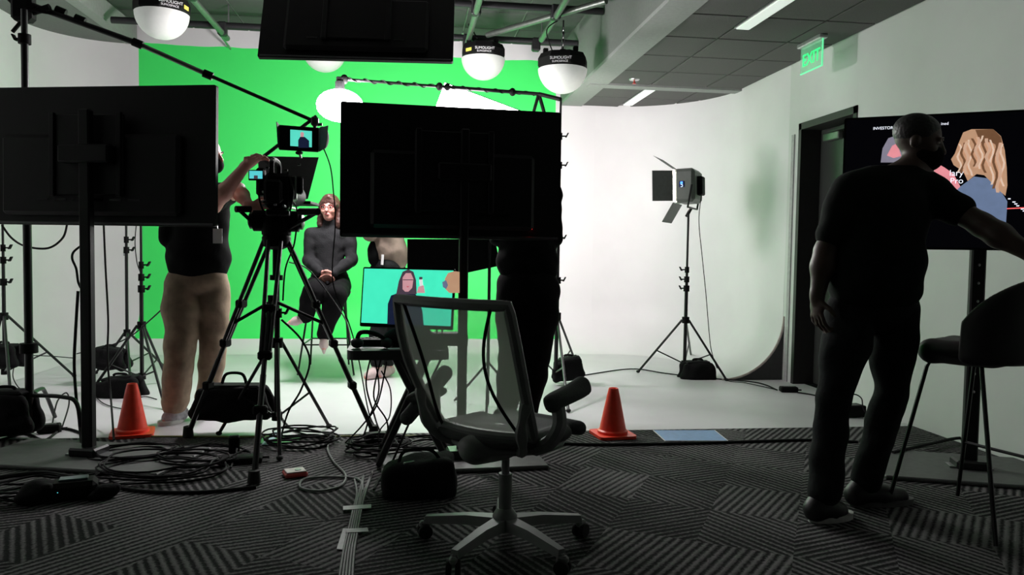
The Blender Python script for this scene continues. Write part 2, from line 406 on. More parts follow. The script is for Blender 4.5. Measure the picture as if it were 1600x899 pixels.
def head(c, f, up, s=1.):
    f = nz(f); up = nz(up-f*(f@up)); sd = np.cross(f, up); A = np.array([sd, f, up]); pr = []
    g = lambda x, y, z: c+(sd*x+f*y+up*z)*s
    pr.append(El(g(0, -.012, .030), (.076*s, .096*s, .090*s), A, .02)); pr.append(El(g(0, .022, -.030), (.060*s, .068*s, .080*s), A, .03))
    pr.append(El(g(0, .050, -.085), (.034*s, .034*s, .026*s), A, .03)); pr.append(Cp(g(0, .088, .015), g(0, .108, -.022), .009*s, .014*s, .012))
    pr.append(El(g(0, .084, -.056), (.024*s, .014*s, .011*s), A, .008))
    for q in (-1, 1):
        pr.append(El(g(q*.076, -.012, -.005), (.010*s, .020*s, .031*s), A, .006)); pr.append(El(g(q*.034, .078, .028), (.022*s, .012*s, .008*s), A, .012))
        pr.append(El(g(q*.042, .058, -.025), (.022*s, .026*s, .022*s), A, .02))
    return pr, g, A

# ================================================================== THE ROOM
UR, VB, ZC, ZR, ZL = 3.51, 9.40, 2.96, 3.65, 3.45       # right wall, back wall, ceiling heights
UL, VEDGE, RC = -3.97, 5.03, .60                         # left wall, front edge of the painted stage, cove radius
def plate(name, x0, x1, y0, y1, z0, z1, m, parent=None):
    o = MB().box(((x0+x1)/2, (y0+y1)/2, (z0+z1)/2), (x1-x0, y1-y0, z1-z0)).build(name, m, parent, smooth=False)
    if parent is None: o['kind'] = 'structure'
    return o
plate('floor', UL-.3, UR+.1, -1.2, VEDGE, -.08, 0, CARPET)
plate('floor_stage', UL-.3, UR+.1, VEDGE, VB+.1, -.08, 0., CYCF)
# cyclorama: plan path swept with a coved profile
def sweep(name, plan, ztop, m):
    prof = [(RC*(1-math.sin(a)), RC*(1-math.cos(a))) for a in [math.pi/2*i/14 for i in range(15)]]
    prof = [(d+.0015, z+.0015) for d, z in prof]+[(.0, z) for z in (1.2, 2.2, ztop)]
    mb = MB(); vs = []
    for (x, y, nx, ny) in plan:
        for d, z in prof: vs.append((x+nx*d, y+ny*d, z))
    k = len(prof); mb.add(vs, [(i*k+j, (i+1)*k+j, (i+1)*k+j+1, i*k+j+1) for i in range(len(plan)-1) for j in range(k-1)])
    o = mb.build(name, m, smooth=True, angle=60); o['kind'] = 'structure'; return o
def arc(cx, cy, r, a0, a1, n):
    return [(cx+r*math.cos(a), cy+r*math.sin(a), -math.cos(a), -math.sin(a)) for a in [math.radians(a0+(a1-a0)*i/n) for i in range(n+1)]]
RL, RR_ = .80, 1.30
left = [(UL, 1.5, 1, 0), (UL, 5, 1, 0)]+arc(UL+RL, VB-RL, RL, 180, 90, 14)
back = [(x, VB, 0, -1) for x in np.linspace(UL+RL, UR-RR_, 12)]
right = arc(UR-RR_, VB-RR_, RR_, 90, 0, 18)+[(UR, 7.0, -1, 0)]
sweep('wall_left', left, ZR+.02, CYC)
wb = sweep('wall_back', back, ZR+.02, CYC); sweep('wall_right', right, ZR-.4, CYC)
# object coordinates of the painted field must be room coordinates: keep that mesh's origin at the room origin
co = np.empty(len(wb.data.vertices)*3); wb.data.vertices.foreach_get('co', co); co = co.reshape(-1, 3)+np.array(wb.location)
wb.data.vertices.foreach_set('co', co.ravel()); wb.location = (0, 0, 0)
for nm in ('wall_left', 'wall_right'):
    o = bpy.data.objects[nm]; o.data.materials.clear(); o.data.materials.append(WHITEW)
# end of the cove beside the door: dark end board with a pale edge
arcp = [(-RC*(1-math.sin(a)), RC*(1-math.cos(a))) for a in [math.pi/2*i/14 for i in range(15)]]
tr = tag(MB().prism([(0, 0)]+arcp[::1], (UR, 6.985, 0), V(1, 0, 0), V(0, 0, 1), V(0, 1, 0), .012).build('trim_1', COVEEND, smooth=False), kind='structure')
MB().path([V(UR+a, 6.98, z+.004) for a, z in arcp], .011, 6).build('cove_edge', EDGE, tr)
# right wall towards the camera, with the door opening
D0, D1, DZ = 5.86, 6.80, 2.385
wr = plate('wall_right.001', UR, UR+.30, D1, 7.0, 0, ZC+.05, WALLR)
plate('wall_right.002', UR, UR+.30, D0, D1, DZ, ZC+.05, WALLR)
plate('wall_right.003', UR, UR+.30, -1.2, D0, 0, ZC+.05, WALLR)
plate('wall_left.001', UL-.3, UL, -1.2, 1.5, 0, ZR, WALLR)
dr = thing('door_1', (UR, (D0+D1)/2, 0), None, None); dr['kind'] = 'structure'
fb = MB()
fb.box((UR+.115, D1-.025, DZ/2), (.25, .05, DZ)).box((UR+.115, D0+.025, DZ/2), (.25, .05, DZ)).box((UR+.115, (D0+D1)/2, DZ-.03), (.25, D1-D0, .06))
fb.build('door_frame', FRAMED, dr, smooth=False)
lf = MB().box((UR+.205, (D0+D1)/2, (DZ-.06)/2+.004), (.045, D1-D0-.1, DZ-.07), bev=.004).build('door_leaf', DOORM, dr, smooth=False)
cl = MB().box((UR+.155, D1-.30, DZ-.15), (.05, .26, .07), bev=.008).build('door_closer', CLOSER, lf)
MB().box((UR+.12, D1-.50, DZ-.11), (.025, .34, .02)).build('closer_arm', BLACKM, lf)
MB().box((UR+.176, D0+.12, 1.02), (.012, .05, .18), bev=.004).tube((UR+.17, D0+.12, 1.03), (UR+.12, D0+.12, 1.03), .010).tube((UR+.12, D0+.11, 1.03), (UR+.12, D0+.24, 1.03), .010).build('door_handle', CLOSER, lf)
tag(MB().box((UR-.006, 6.90, 1.15), (.012, .05, 2.3)).build('trim_2', mat('trim_light', (.42, .42, .42), .6), smooth=False), kind='structure')

# ceilings: charcoal tile field on the right, raised dark field over the stage, a soffit on the left
ce = plate('ceiling', 1.84, UR+.3, -1.2, VB+.05, ZC+.012, ZC+.10, GRID)
def tile_mesh(w_, d_, t=.016): return MB().box((0, 0, 0), (w_, d_, t), bev=.005).mesh('ceiling_tile', False)
TM = {}
def tile(x0, x1, y0, y1, z, m, parent):
    k = (round(x1-x0, 3), round(y1-y0, 3), m.name)
    if k not in TM: TM[k] = tile_mesh(x1-x0-.016, y1-y0-.016); TM[k].materials.append(m)
    o = link('ceiling_tile', TM[k], m, parent); o.location = ((x0+x1)/2, (y0+y1)/2, z)
us = [2.035, 2.49, 3.10, UR]
vs_ = [8.10-.615*k for k in range(9)][::-1]
vs2 = [8.26, 8.80, 9.38]
for va in (vs_, vs2):
    for i in range(len(va)-1):
        for j in range(3):
            if j == 1 and ((va is vs_ and 3 <= i <= 3) or (va is vs2)): 
                tile(us[j]+.13, us[j+1], va[i], va[i+1], ZC+.006, TILE, ce)
            else: tile(us[j], us[j+1], va[i], va[i+1], ZC+.006, TILE, ce)
plate('trim_3', 1.84, UR, 8.10, 8.26, ZC-.02, ZC+.03, SOFFIT)
plate('trim_4', 1.77, 2.035, -1.2, VB-.02, ZC-.012, ZC+.02, SOFFIT)
plate('trim_5', 1.77, 1.84, -1.2, VB-.02, ZC+.02, ZR, FASCIA)
c2 = plate('ceiling.001', UL-.3, 1.84, -1.2, VB+.05, ZR+.012, ZR+.1, GRID)
xs = [1.77-.605*k for k in range(9)][::-1]; ys = [9.38-.61*k for k in range(7)][::-1]
for i in range(len(xs)-1):
    for j in range(len(ys)-1): tile(xs[i], xs[i+1], ys[j], ys[j+1], ZR+.006, TILED, c2)
plate('ceiling.002', UL-.3, -3.20, -1.2, VB+.05, ZL, ZR, FASCIA)
plate('trim_6', -3.20, -3.08, -1.2, VB-.02, ZL-.01, ZR, SOFFIT)
# strip lights let into the tile field
def strip(y0, y1, label):
    t = thing('ceiling_light', (2.55, (y0+y1)/2, ZC-.03), label, 'ceiling light', 'linear ceiling lights')
    MB().box((2.555, (y0+y1)/2, ZC+.005), (.13, y1-y0, .03)).build('housing', ALUM, t, smooth=False)
    MB().box((2.555, (y0+y1)/2, ZC-.012), (.105, y1-y0-.02, .01), bev=.003).build('diffuser', STRIPM, t, smooth=False)
strip(4.72, 5.93, 'long linear ceiling light nearest the camera, above the exit sign side')
strip(8.28, 9.20, 'short linear ceiling light at the far end beside the curved corner')
sp = thing('sprinkler', (2.35, 7.75, ZC-.03), 'small round ceiling sprinkler in the charcoal tiles', 'sprinkler')
MB().lathe([(.001, -.012), (.05, -.01), (.055, 0)], (2.25, 7.86, ZC-.001), 20).build('escutcheon', ALUM, sp); MB().lathe([(.001, -.05), (.022, -.048), (.008, -.03), (.008, -.01)], (2.25, 7.86, ZC), 12).build('head', REDP, sp)

# exit sign: edge-lit acrylic blade hung from the ceiling close to the right wall
ex = thing('exit_sign', (3.25, 6.15, ZC-.3), 'green illuminated EXIT sign hanging from the ceiling above the door', 'exit sign')
ea = atu(1252, 84, 3.25); eb = atu(1286, 60, 3.25); zt = ZC-.035; zb = zt-.215
ya, yb = ea[1], eb[1]
if abs(ya-yb) < .3: m_ = (ya+yb)/2; ya, yb = m_+.17, m_-.17
MB().box((3.25, (ya+yb)/2, ZC-.018), (.07, ya-yb+.03, .036), bev=.006).build('housing', ALUM, ex)
gm = mat('exit_acrylic', (.25, .75, .42), .15, alpha=.35, emit=.25); MB().box((3.25, (ya+yb)/2, (zt+zb)/2), (.008, ya-yb, zt-zb), bev=.002).build('acrylic_blade', gm, ex)
text('lettering', 'EXIT', V(3.243, ya-.035, zb+.055), V(0, -1, 0), V(0, 0, 1), .14, emis('exit_green', (.03, .9, .22), 1.1), ex)
MB().box((3.25, (ya+yb)/2, zb), (.010, ya-yb, .008)).box((3.25, yb, (zt+zb)/2), (.010, .008, zt-zb)).build('glowing_edge', emis('exit_edge', (.15, .9, .4), .8), ex)

# pipe grid under the raised ceiling
pg = thing('pipe_grid', (-.5, 8, ZR-.3), 'grid of steel lighting pipes hung under the dark raised ceiling', 'pipe grid')
ZP = 3.36
def vpipe(px, py, y0):
    e = fl(px, py, ZP); MB().tube((e[0], e[1], ZP), (e[0], y0, ZP), .030, n=12).build('pipe', PIPE, pg)
    return e[0]
u1 = vpipe(355, 60, 4.5); u2 = vpipe(726, 84, 4.5); u3 = vpipe(846, 62, 4.5)
for yy, z, x0, x1 in ((8.4, ZP+.075, -3.0, 1.76), (7.25, ZP+.075, -3.0, 1.76), (6.3, ZP+.075, -3.0, 1.76)):
    MB().tube((x0, yy, z), (x1, yy, z), .035, n=12).build('cross_pipe', PIPED, pg)
    for u_ in (u1, u2, u3):
        MB().box((u_, yy, ZP+.04), (.09, .09, .14), bev=.015).build('clamp', PIPED, pg)
        MB().tube((u_+.06, yy, z), (u_+.06, yy, ZR), .008, n=6).build('hanger_rod', STEEL, pg)
MB().tube((.75, 8.05, ZP+.02), (1.70, 6.9, ZP+.06), .028, n=10).build('pipe', PIPE, pg)
MB().tube((.55, 8.9, ZR-.02), (.60, 9.25, ZP+.05), .012, n=6).build('hanger_rod', STEEL, pg)
MB().tube((-2.15, 8.2, ZR-.02), (-2.05, 9.3, ZP+.06), .012, n=6).build('hanger_rod', STEEL, pg)

# hanging dome lights
def dome(px, py, d, wpx, label, sticker, yaw, words=True):
    c = P(px, py, d); R = wpx*d/FPX/2*.96
    t = thing('dome_light', (c[0], c[1], c[2]-R*.75), label, 'studio light', 'hanging dome lights')
    hz = R*.42
    MB().lathe([(.55*R, hz+.05), (.92*R, hz+.04), (1.04*R, hz-.01), (1.04*R, .02), (.98*R, 0)], c, 8, axes_z(yaw)).build('housing', BLACK, t, angle=20)
    prof = [(R*math.cos(a)**.92, -R*.96*math.sin(a)**1.12) for a in [math.pi/2*i/10 for i in range(11)]]; prof[-1] = (1e-5, prof[-1][1])
    MB().lathe(prof[::-1], c, 32).build('diffuser_dome', DOMEM, t)
    b = MB(); top = ZP-.02
    b.tube((c[0], c[1], c[2]+hz), (c[0], c[1], c[2]+hz+.09), .03).tube((c[0], c[1], c[2]+hz+.08), (c[0], c[1], top), .008, n=6)
    b.build('drop_rod', BLACKM, t)
    if top-(c[2]+hz) > .22:
        z = c[2]+hz+.14; k = 0; ch = MB()
        while z < top-.05:
            ch.path([(c[0]+.012*math.cos(q)*(k % 2), c[1]+.012*math.cos(q)*(1-k % 2), z+.022*math.sin(q)) for q in [2*math.pi*i/8 for i in range(8)]], .004, 5, True); z += .034; k += 1
        ch.build('chain', STEEL, t)
    for k in range(3):
        a = yaw+1.0+k*2.1; MB().box((c[0]+.72*R*math.cos(a), c[1]+.72*R*math.sin(a), c[2]+hz+.065), (.045, .045, .05), bev=.006).build('connector', BLACK, t)
    MB().path(crom([(c[0]-.4*R, c[1], c[2]+hz+.05), (c[0]-.7*R, c[1]-.02, c[2]+hz+.25), (c[0]-.2*R, c[1], top)], 8), .006, 6).build('power_lead', CABLE, t)
    # lettering on the housing facet that faces the stage front
    fr = nz(V(-c[0], -c[1], 0)); best = max(range(8), key=lambda i: V(math.cos(yaw+math.pi/8+i*math.pi/4), math.sin(yaw+math.pi/8+i*math.pi/4), 0)@fr)
    a = yaw+math.pi/8+best*math.pi/4; n = V(math.cos(a), math.sin(a), 0); r = V(-n[1], n[0], 0); ap = 1.04*R*math.cos(math.pi/8)+.002
    if words:
        o = c+n*ap-r*.095
        text('lettering', 'SUMOLIGHT', o+V(0, 0, hz*.50), r, V(0, 0, 1), .036, PAPER, t, .001); text('lettering', 'SUMOSPACE', o+r*.02+V(0, 0, hz*.20), r, V(0, 0, 1), .026, PAPER, t, .001)
    if sticker is not None:
        a2 = a+sticker*math.pi/4; n2 = V(math.cos(a2), math.sin(a2), 0); r2 = V(-n2[1], n2[0], 0)
        MB().box(c+n2*(ap+.001)+V(0, 0, hz*.55), (.075, .003, .032), [r2, n2, V(0, 0, 1)]).build('sticker', YELLOW, t)
def axes_z(a): return np.array([[math.cos(a), math.sin(a), 0], [-math.sin(a), math.cos(a), 0], [0, 0, 1]])
dome(253, 22, 6.7, 84, 'white dome light with black housing at far left of the ceiling', 1, .2)
dome(755, 92, 8.1, 71, 'white dome light with yellow sticker hanging right of the hanging screen', -1, .35)
dome(879, 109, 7.3, 80, 'rightmost white dome light hanging beside the grey bulkhead', None, .1)
dome(507, 80, 8.3, 70, 'white dome light almost hidden behind the hanging screen', None, .3, False)

# ================================================================== LIGHT STANDS, LAMPS, BOOMS
def knob_on(t, p, dirv, s=1.):
    dirv = nz(dirv); u = V(0, 0, 1)
    MB().tube(p, p+dirv*.05*s, .007*s, n=6).box(p+dirv*.06*s+u*.008*s, (.014*s, .03*s, .045*s), [dirv, np.cross(u, dirv), nz(u+dirv*.5)], bev=.004).build('knob', BLACK, t)
def stand(name, base, ztop, apex, feet, label, knobs=(), kdir=None, r=.016, group='light stands', brace=True, low=.10, m=BLACKM, cat='light stand'):
    x, y = base[0], base[1]; t = thing(name, (x, y, 0), label, cat, group); kdir = cR if kdir is None else kdir
    zs = [low]+[k for k in knobs]+[ztop]; rr = r
    for i in range(len(zs)-1):
        MB().tube((x, y, zs[i]), (x, y, zs[i+1]), rr, n=12).build('pole_section', m, t)
        if i < len(zs)-2:
            MB().tube((x, y, zs[i+1]-.045), (x, y, zs[i+1]+.012), rr*1.7, n=12).build('collar', BLACK, t); knob_on(t, V(x, y, zs[i+1]-.015), kdir)
        rr *= .86
    MB().tube((x, y, apex-.03), (x, y, apex+.03), r*2.1, n=12).build('hub', BLACK, t)
    if brace: MB().tube((x, y, low), (x, y, low+.05), r*1.9, n=12).build('lower_hub', BLACK, t)
    for f in feet:
        f = V(f[0], f[1], .012); dv = nz(V(f[0]-x, f[1]-y, 0)); a = V(x, y, apex)+dv*r*2
        L = MB().tube(a, f, .011, n=8).build('leg', m, t); MB().ell(f+V(0, 0, .003), (.02, .02, .014), n=8, m=6).build('rubber_foot', RUBBER, L)
        if brace: MB().tube(V(x, y, low+.03)+dv*r*1.5, lp(a, f, .58), .007, n=6).build('brace', m, t)
    return t
def ring(c, rad, a0, n=3): return [V(c[0]+rad*math.cos(a0+2*math.pi*k/n), c[1]+rad*math.sin(a0+2*math.pi*k/n), 0) for k in range(n)]
def sandbag(c, ax_, L, label, hdl=.028, drop=.13, tilt=0., grp='sandbags weighing the stands'):
    # saddle bag: two filled pouches folded over a tube, with a webbing handle
    d = nz(ax_); s = np.cross(d, V(0, 0, 1)); A = np.array([d, s, V(0, 0, 1)]); T_ = nz(d*math.cos(tilt)+V(0, 0, 1)*math.sin(tilt)); A2 = np.array([T_, s, np.cross(s, T_)*-1])
    t = thing('sandbag', (c[0], c[1], max(0, c[2]-drop*1.6)), label, 'sandbag', grp)
    for q in (-1, 1):
        cc = np.asarray(c)+s*q*.06-V(0, 0, drop*.75)
        pr = [El(cc, (L*.44, .050, drop*.70), A2, .03), El(cc-V(0, 0, drop*.42)-d*L*.05*q, (L*.52, .060, drop*.40), A2, .03), Cp(cc+T_*L*.36+V(0, 0, drop*.55), cc-T_*L*.40+V(0, 0, drop*.45), .028, .028, .03)]
        for k_ in (-1, 1): pr.append(Cp(cc+T_*k_*L*.40+V(0, 0, drop*.35), cc+T_*k_*L*.47-V(0, 0, drop*.5), .026, .034, .03))
        link('pouch', sdf_mesh('pouch', pr, .012, wrinkle=.005, wscale=34), BAG, t)
    MB().box(np.asarray(c)-V(0, 0, .004), (L*.74, .14, .03), A2, bev=.012).build('saddle', BAG, t)
    MB().path(crom([np.asarray(c)+d*L*.16+V(0, 0, .015), np.asarray(c)+d*L*.1+V(0, 0, hdl), np.asarray(c)-d*L*.1+V(0, 0, hdl), np.asarray(c)-d*L*.16+V(0, 0, .015)], 6), .010, 6).build('handle', BAG, t)
    return t

# --- key-light boom: stand at the right edge of the middle screen, long arm to the left with a lantern at its end
kb = fl(868, 604); kd = dep(kb); KX, KY = kb[0], kb[1]
ks = stand('boom_stand', (KX, KY), 2.50, .62, [fl(888, 645), fl(812, 588), fl(905, 583)], 'tall black boom stand behind the right edge of the middle screen', (.95, 1.32, 1.95, 2.2), r=.018, kdir=cR)
b0 = P(538, 124, kd-.25); b1 = P(842, 147, kd); kt = V(KX, KY, 2.50)
MB().tube(b0, lp(b0, b1, .52), .012, n=8).build('boom_arm', BLACKM, ks); MB().tube(lp(b0, b1, .50), b1, .016, n=8).build('boom_arm', BLACKM, ks)
MB().tube(b1+V(0, 0, .01), P(832, 182, kd), .014, n=8).tube(b1, P(852, 182, kd), .016, n=8).tube(b1, kt, .018, n=8).build('boom_bracket', BLACK, ks)
for q, sz in ((.0, .035), (.48, .03), (.52, .028), (.86, .03)): MB().ell(lp(b0, b1, q), (sz, sz, sz*1.2), n=8, m=6).build('grip_head', BLACK, ks)
cw = [lp(b0, b1, i/40.)+(cU*math.sin(i*1.9)+cF*math.cos(i*1.9))*.018 for i in range(40)]; MB().path(crom(cw, 4), .005, 5).build('wrapped_cable', CABLE, ks)
lc = P(531, 165, kd-.25)
la = thing('lantern_light', (lc[0], lc[1], lc[2]-.16), 'glaring white lantern light hanging from the boom over the stage', 'studio light')
MB().ell(lc, (.195, .195, .135), n=28, m=16).build('lantern_diffuser', LANT, la)
MB().tube(lc+V(0, 0, .125), lc+V(0, 0, .20), .04, n=12).tube(lc+V(0, 0, .19), b0, .010, n=8).box(lc+V(0, 0, .215), (.06, .05, .05), bev=.008).build('lamp_mount', BLACKM, la)
# --- softbox seen past the top of the middle screen, held by the same side of the set
sx0 = P(696, 130, kd+.15); sx1 = P(872, 196, kd-.30); sxd = P(690, 330, kd+.15)
ex_, ey_ = sx1-sx0, sxd-sx0; ey_ = ey_-nz(ex_)*(ey_@nz(ex_)); sn = nz(np.cross(ey_, ex_)); sn = sn if sn@cF < 0 else -sn
so = thing('softbox', (sx0+ex_*.5+ey_), 'bright white softbox showing above the middle screen', 'studio light')
cor = [sx0, sx0+ex_, sx0+ex_+ey_, sx0+ey_]; mid = sum(cor)/4
MB().add(cor+[k+sn*.012 for k in cor], [(0, 1, 2, 3), (7, 6, 5, 4), (0, 4, 5, 1), (1, 5, 6, 2), (2, 6, 7, 3), (3, 7, 4, 0)]).build('diffusion_front', SOFT, so, smooth=False)
bk = [mid-sn*.40+(k-mid)*.18 for k in cor]; fr_ = [k-sn*.01+(k-mid)*.01 for k in cor]
for i in range(4): MB().tube(cor[i], cor[(i+1) % 4], .009, n=6).build('rim', BLACK, so); MB().tube(cor[i], bk[i], .006, n=6).build('rib', BLACK, so)
MB().add(fr_+bk, [(0, 1, 5, 4), (1, 2, 6, 5), (2, 3, 7, 6), (3, 0, 4, 7), (4, 5, 6, 7)]).build('fabric_shell', mat('softbox_fabric', (.5, .5, .5), .8, alpha=.55), so, smooth=False)
MB().tube(mid-sn*.40, V(KX, KY, 1.75), .014, n=8).box(mid-sn*.44, (.16, .16, .10), bev=.02).build('lamp_head', BLACK, so)

ld = bpy.data.lights.new('added_wall_fill', 'AREA'); ld.shape = 'DISK'; ld.size = .35; ld.energy = W_WALL_FILL; ld.color = (1, .89, .94)  # added area light outside the shell, put there to brighten the back wall
lo_ = bpy.data.objects.new('added_wall_fill', ld); COL.objects.link(lo_); lpz = mid-sn*.55; lo_.location = lpz.tolist()
lo_.rotation_euler = Vector((2.15-lpz[0], VB-lpz[1], 1.25-lpz[2])).to_track_quat('-Z', 'Y').to_euler(); lo_.parent = so; lo_.matrix_parent_inverse = WORLD[so.name].inverted()
# --- microphone boom stand at far left
mb_ = fl(47, 684); MD = dep(mb_)
ms = stand('boom_stand', (mb_[0], mb_[1]), float(P(37, 24, MD)[2]), .55, [], 'tall black boom stand at the far left carrying the long microphone arm', (1.36, 2.42), kdir=-cR, r=.024, low=.03, brace=False)
hb = V(mb_[0], mb_[1], .0)
for tip in (P(128, 700, MD-.05), fl(-60, 690), fl(86, 655)):
    tip = V(tip[0], tip[1], .015); k1 = V(mb_[0], mb_[1], .26); dv = nz(V(tip[0]-k1[0], tip[1]-k1[1], 0)); MB().path(crom([k1, k1+dv*.22, k1+dv*.32-V(0, 0, .04), tip], 6), .013, 8).build('leg', BLACKM, ms)
A0 = P(-60, -22, MD); A1 = P(37, 24, MD); A2 = P(492, 190, MD+.45)
AX = nz(A2-P(60, 12, MD))
q0, q1, q2, q3 = P(-30, -20, MD-.05), P(215, 68, MD+.15), P(325, 117, MD+.28), A2
MB().tube(q0, q1, .019, n=10).build('boom_arm', BLACKM, ms); MB().tube(q1, q2, .015, n=10).build('boom_arm', PIPE, ms); MB().tube(q2, q3, .012, n=10).build('boom_arm', BLACKM, ms)
for q in (P(95, 18, MD+.06), P(125, 31, MD+.08), q1, q2): MB().tube(q-AX*.03, q+AX*.03, .026, n=10).build('collar', BLACK, ms)
MB().box(A1+V(0, 0, .06)-cR*.0, (.12, .10, .20), bev=.02).tube(A1, A1+cR*.16+V(0, 0, .05), .02).tube(A1-V(0, 0, .02), A1-cR*.07-V(0, 0, .10), .012).build('boom_pivot', BLACK, ms)
MB().path(crom([P(5, -10, MD), P(20, 6, MD-.03), P(40, 14, MD-.04), P(70, 20, MD), P(95, 24, MD+.05)], 8), .007, 6).build('cable', CABLE, ms)
g = thing('microphone', A2-V(0, 0, .2), 'grey microphone clamped to the end of the long boom arm', 'microphone')
MB().tube(A2+V(0, 0, .03), A2-V(0, 0, .10), .012).box(A2, (.05, .05, .06), bev=.01).tube(A2-V(0, 0, .02), A2-V(0, 0, .02)+cR*.05, .010).build('shock_mount', PIPED, g)
mc = P(504, 216, MD+.3); MB().ell(mc, (.042, .05, .075), n=14, m=10).build('windscreen', mat('foam_grey', (.20, .20, .21), .95), g)
MB().path(crom([mc-V(0, 0, .05), P(516, 260, MD+.3), P(521, 300, MD+.35), P(524, 350, MD+.4), P(520, 440, MD+.45), P(545, 505, MD+.4), P(560, 560, MD+.3), P(575, 640, MD+.1), fl(585, 668)+V(0, 0, .01)], 8), .0045, 6).build('microphone_cable', CABLE, g)
sandbag(P(10, 612, MD-.05), cR, .34, 'big black sandbag at far left in front of the boom stand', drop=.17)

# --- stands standing on the white stage at left
s2 = fl(8, 604); d2 = dep(s2)
stand('light_stand', (s2[0], s2[1]), 1.75, float(P(10, 494, d2)[2]), [fl(116, 590), fl(-25, 600), fl(18, 640)], 'slim black light stand at the left edge behind the boom stand', (.88, 1.06, 1.16), r=.015)
sandbag(P(6, 540, d2), cR, .26, 'black sandbag on the left edge stand beyond the boom stand', drop=.12)
s3 = fl(199, 590); d3 = dep(s3)
t3 = stand('light_stand', (s3[0], s3[1]), 1.62, .40, [fl(150, 585), fl(256, 574), fl(205, 620)], 'thin black light stand left of the green field with silver clamp', (float(P(196, 388, d3)[2]), float(P(196, 372, d3)[2])), r=.014)
MB().tube(P(195.5, 392, d3-.03), P(195.7, 400, d3-.03), .016, n=8).build('silver_clamp', STEEL, t3)
sandbag(P(172, 545, d3-.35), cR, .27, 'upper black sandbag left of the orange cone, hung on a stand leg', drop=.11, tilt=-.12)
s4 = fl(222, 612); d4 = dep(s4)
stand('light_stand', (s4[0], s4[1]), 1.62, float(P(220, 508, d4)[2]), [fl(140, 618), fl(262, 597), fl(258, 640)], 'black light stand with three wing knobs beside the cameraman', (float(P(220, 448, d4)[2]), float(P(220, 430, d4)[2]), float(P(220, 411, d4)[2])), r=.016)
sandbag(P(188, 590, d4-.2), cR, .34, 'lower black sandbag standing behind the orange cone on the stage', drop=.13, tilt=.10)

# --- panel light on its stand at right
s6 = fl(1069, 588); d6 = dep(s6)
ps = stand('light_stand', (s6[0], s6[1]), float(P(1076, 336, d6)[2]), float(P(1071, 500, d6)[2]), [fl(997, 583), fl(1135, 596), fl(1080, 560)], 'black light stand alone by the white wall carrying the panel light', [float(P(1072, k, d6)[2]) for k in (448, 434, 419)], kdir=-cR, r=.017)
pc = P(1072, 292, d6)
pl = thing('panel_light', pc-V(0, 0, .25), 'grey panel light with open barn doors on the stand by the white wall', 'studio light')
# local frame: the lit face looks left, a little away from the viewer
pn = nz(-cR*.90+cF*.42); pr_ = nz(np.cross(V(0, 0, 1), pn)); pu = np.cross(pn, pr_); PA = np.array([pr_, pn, pu])
hw, hh = .19, .16
MB().box(pc-pn*.02, (hw*2, .20, hh*2), PA, bev=.03).build('body', LIGHTB, pl)
MB().box(pc+pn*.084, (hw*1.8, .012, hh*1.8), PA).build('lit_face', PANELM, pl, smooth=False)
def flap(a, b, outward, length, name='barn_door'):
    o = nz(outward)*length; th = pn*.004
    vs = [a, b, b+o-(b-a)*.12*0, a+o]; MB().add(vs+[k+th for k in vs], [(0, 1, 2, 3), (7, 6, 5, 4), (0, 4, 5, 1), (1, 5, 6, 2), (2, 6, 7, 3), (3, 7, 4, 0)]).build(name, mat('barn_door_black', (.07, .075, .07), .5), pl, smooth=False)
fc = pc+pn*.082
flap(fc-pr_*hw+pu*hh, fc+pr_*hw+pu*hh, pn*.75+pu*.55, .23); flap(fc-pr_*hw-pu*hh, fc+pr_*hw-pu*hh, pn*.45-pu*.75, .21)
flap(fc+pr_*hw-pu*hh*.9, fc+pr_*hw+pu*hh*.9, pn*.80+pr_*.5, .20); flap(fc-pr_*hw-pu*hh*.9, fc-pr_*hw+pu*hh*.9, pn*.5-pr_*.85, .20)
MB().path([pc+pr_*(hw+.02)-pn*.10, pc+pr_*(hw+.02)-pu*(hh+.05)-pn*.06, pc-pr_*(hw+.02)-pu*(hh+.05)-pn*.06, pc-pr_*(hw+.02)-pn*.10], .010, 6).build('yoke', BLACKM, pl)
MB().tube(pc-pu*(hh+.045)-pn*.05, pc-pu*(hh+.13)-pn*.0, .016).build('spigot', BLACKM, pl)
side = -pr_ if (-pr_)@cF < 0 else pr_
MB().box(pc+side*(hw+.003)-pn*.0+pu*.01, (.004, .05, .055), [side, pn, pu]).build('display', mat('display_dark', (.02, .03, .10), .3), pl, smooth=False)
MB().box(pc+side*(hw+.006)+pu*.022, (.003, .022, .022), [side, pn, pu]).build('display_digits', LEDB, pl, smooth=False)
MB().path([pc+side*(hw+.007)+pu*(-.005)+(pn*math.cos(q)+pu*math.sin(q))*.011 for q in [math.pi*(.3+1.4*i/8) for i in range(9)]], .002, 4).build('display_symbol', emis('led_white', (.7, .8, 1), 2), pl)
MB().box(pc-pn*.14, (.14, .06, .18), PA, bev=.01).build('control_box', BLACK, pl)
sandbag(P(1090, 566, d6-.12), cR, .30, 'black sandbag slumped on the leg of the panel light stand', drop=.115)
MB_ = MB().path(crom([pc-pn*.15-V(0, 0, .09), P(1092, 345, d6), P(1097, 400, d6), P(1103, 460, d6), P(1108, 520, d6), P(1112, 550, d6-.1), fl(1122, 580)+V(0, 0, .008), fl(1136, 596)+V(0, 0, .008), fl(1165, 600)+V(0, 0, .008), fl(1215, 611)+V(0, 0, .008)], 8), .004, 6)
tag(MB_.build('power_cable', CABLE), 'thin black cable dropping from the panel light to the floor', 'cable')
sandbag(P(888, 560, kd+.1), cR, .24, 'black sandbag on the boom stand leg right of the task chair', drop=.125, tilt=.18)

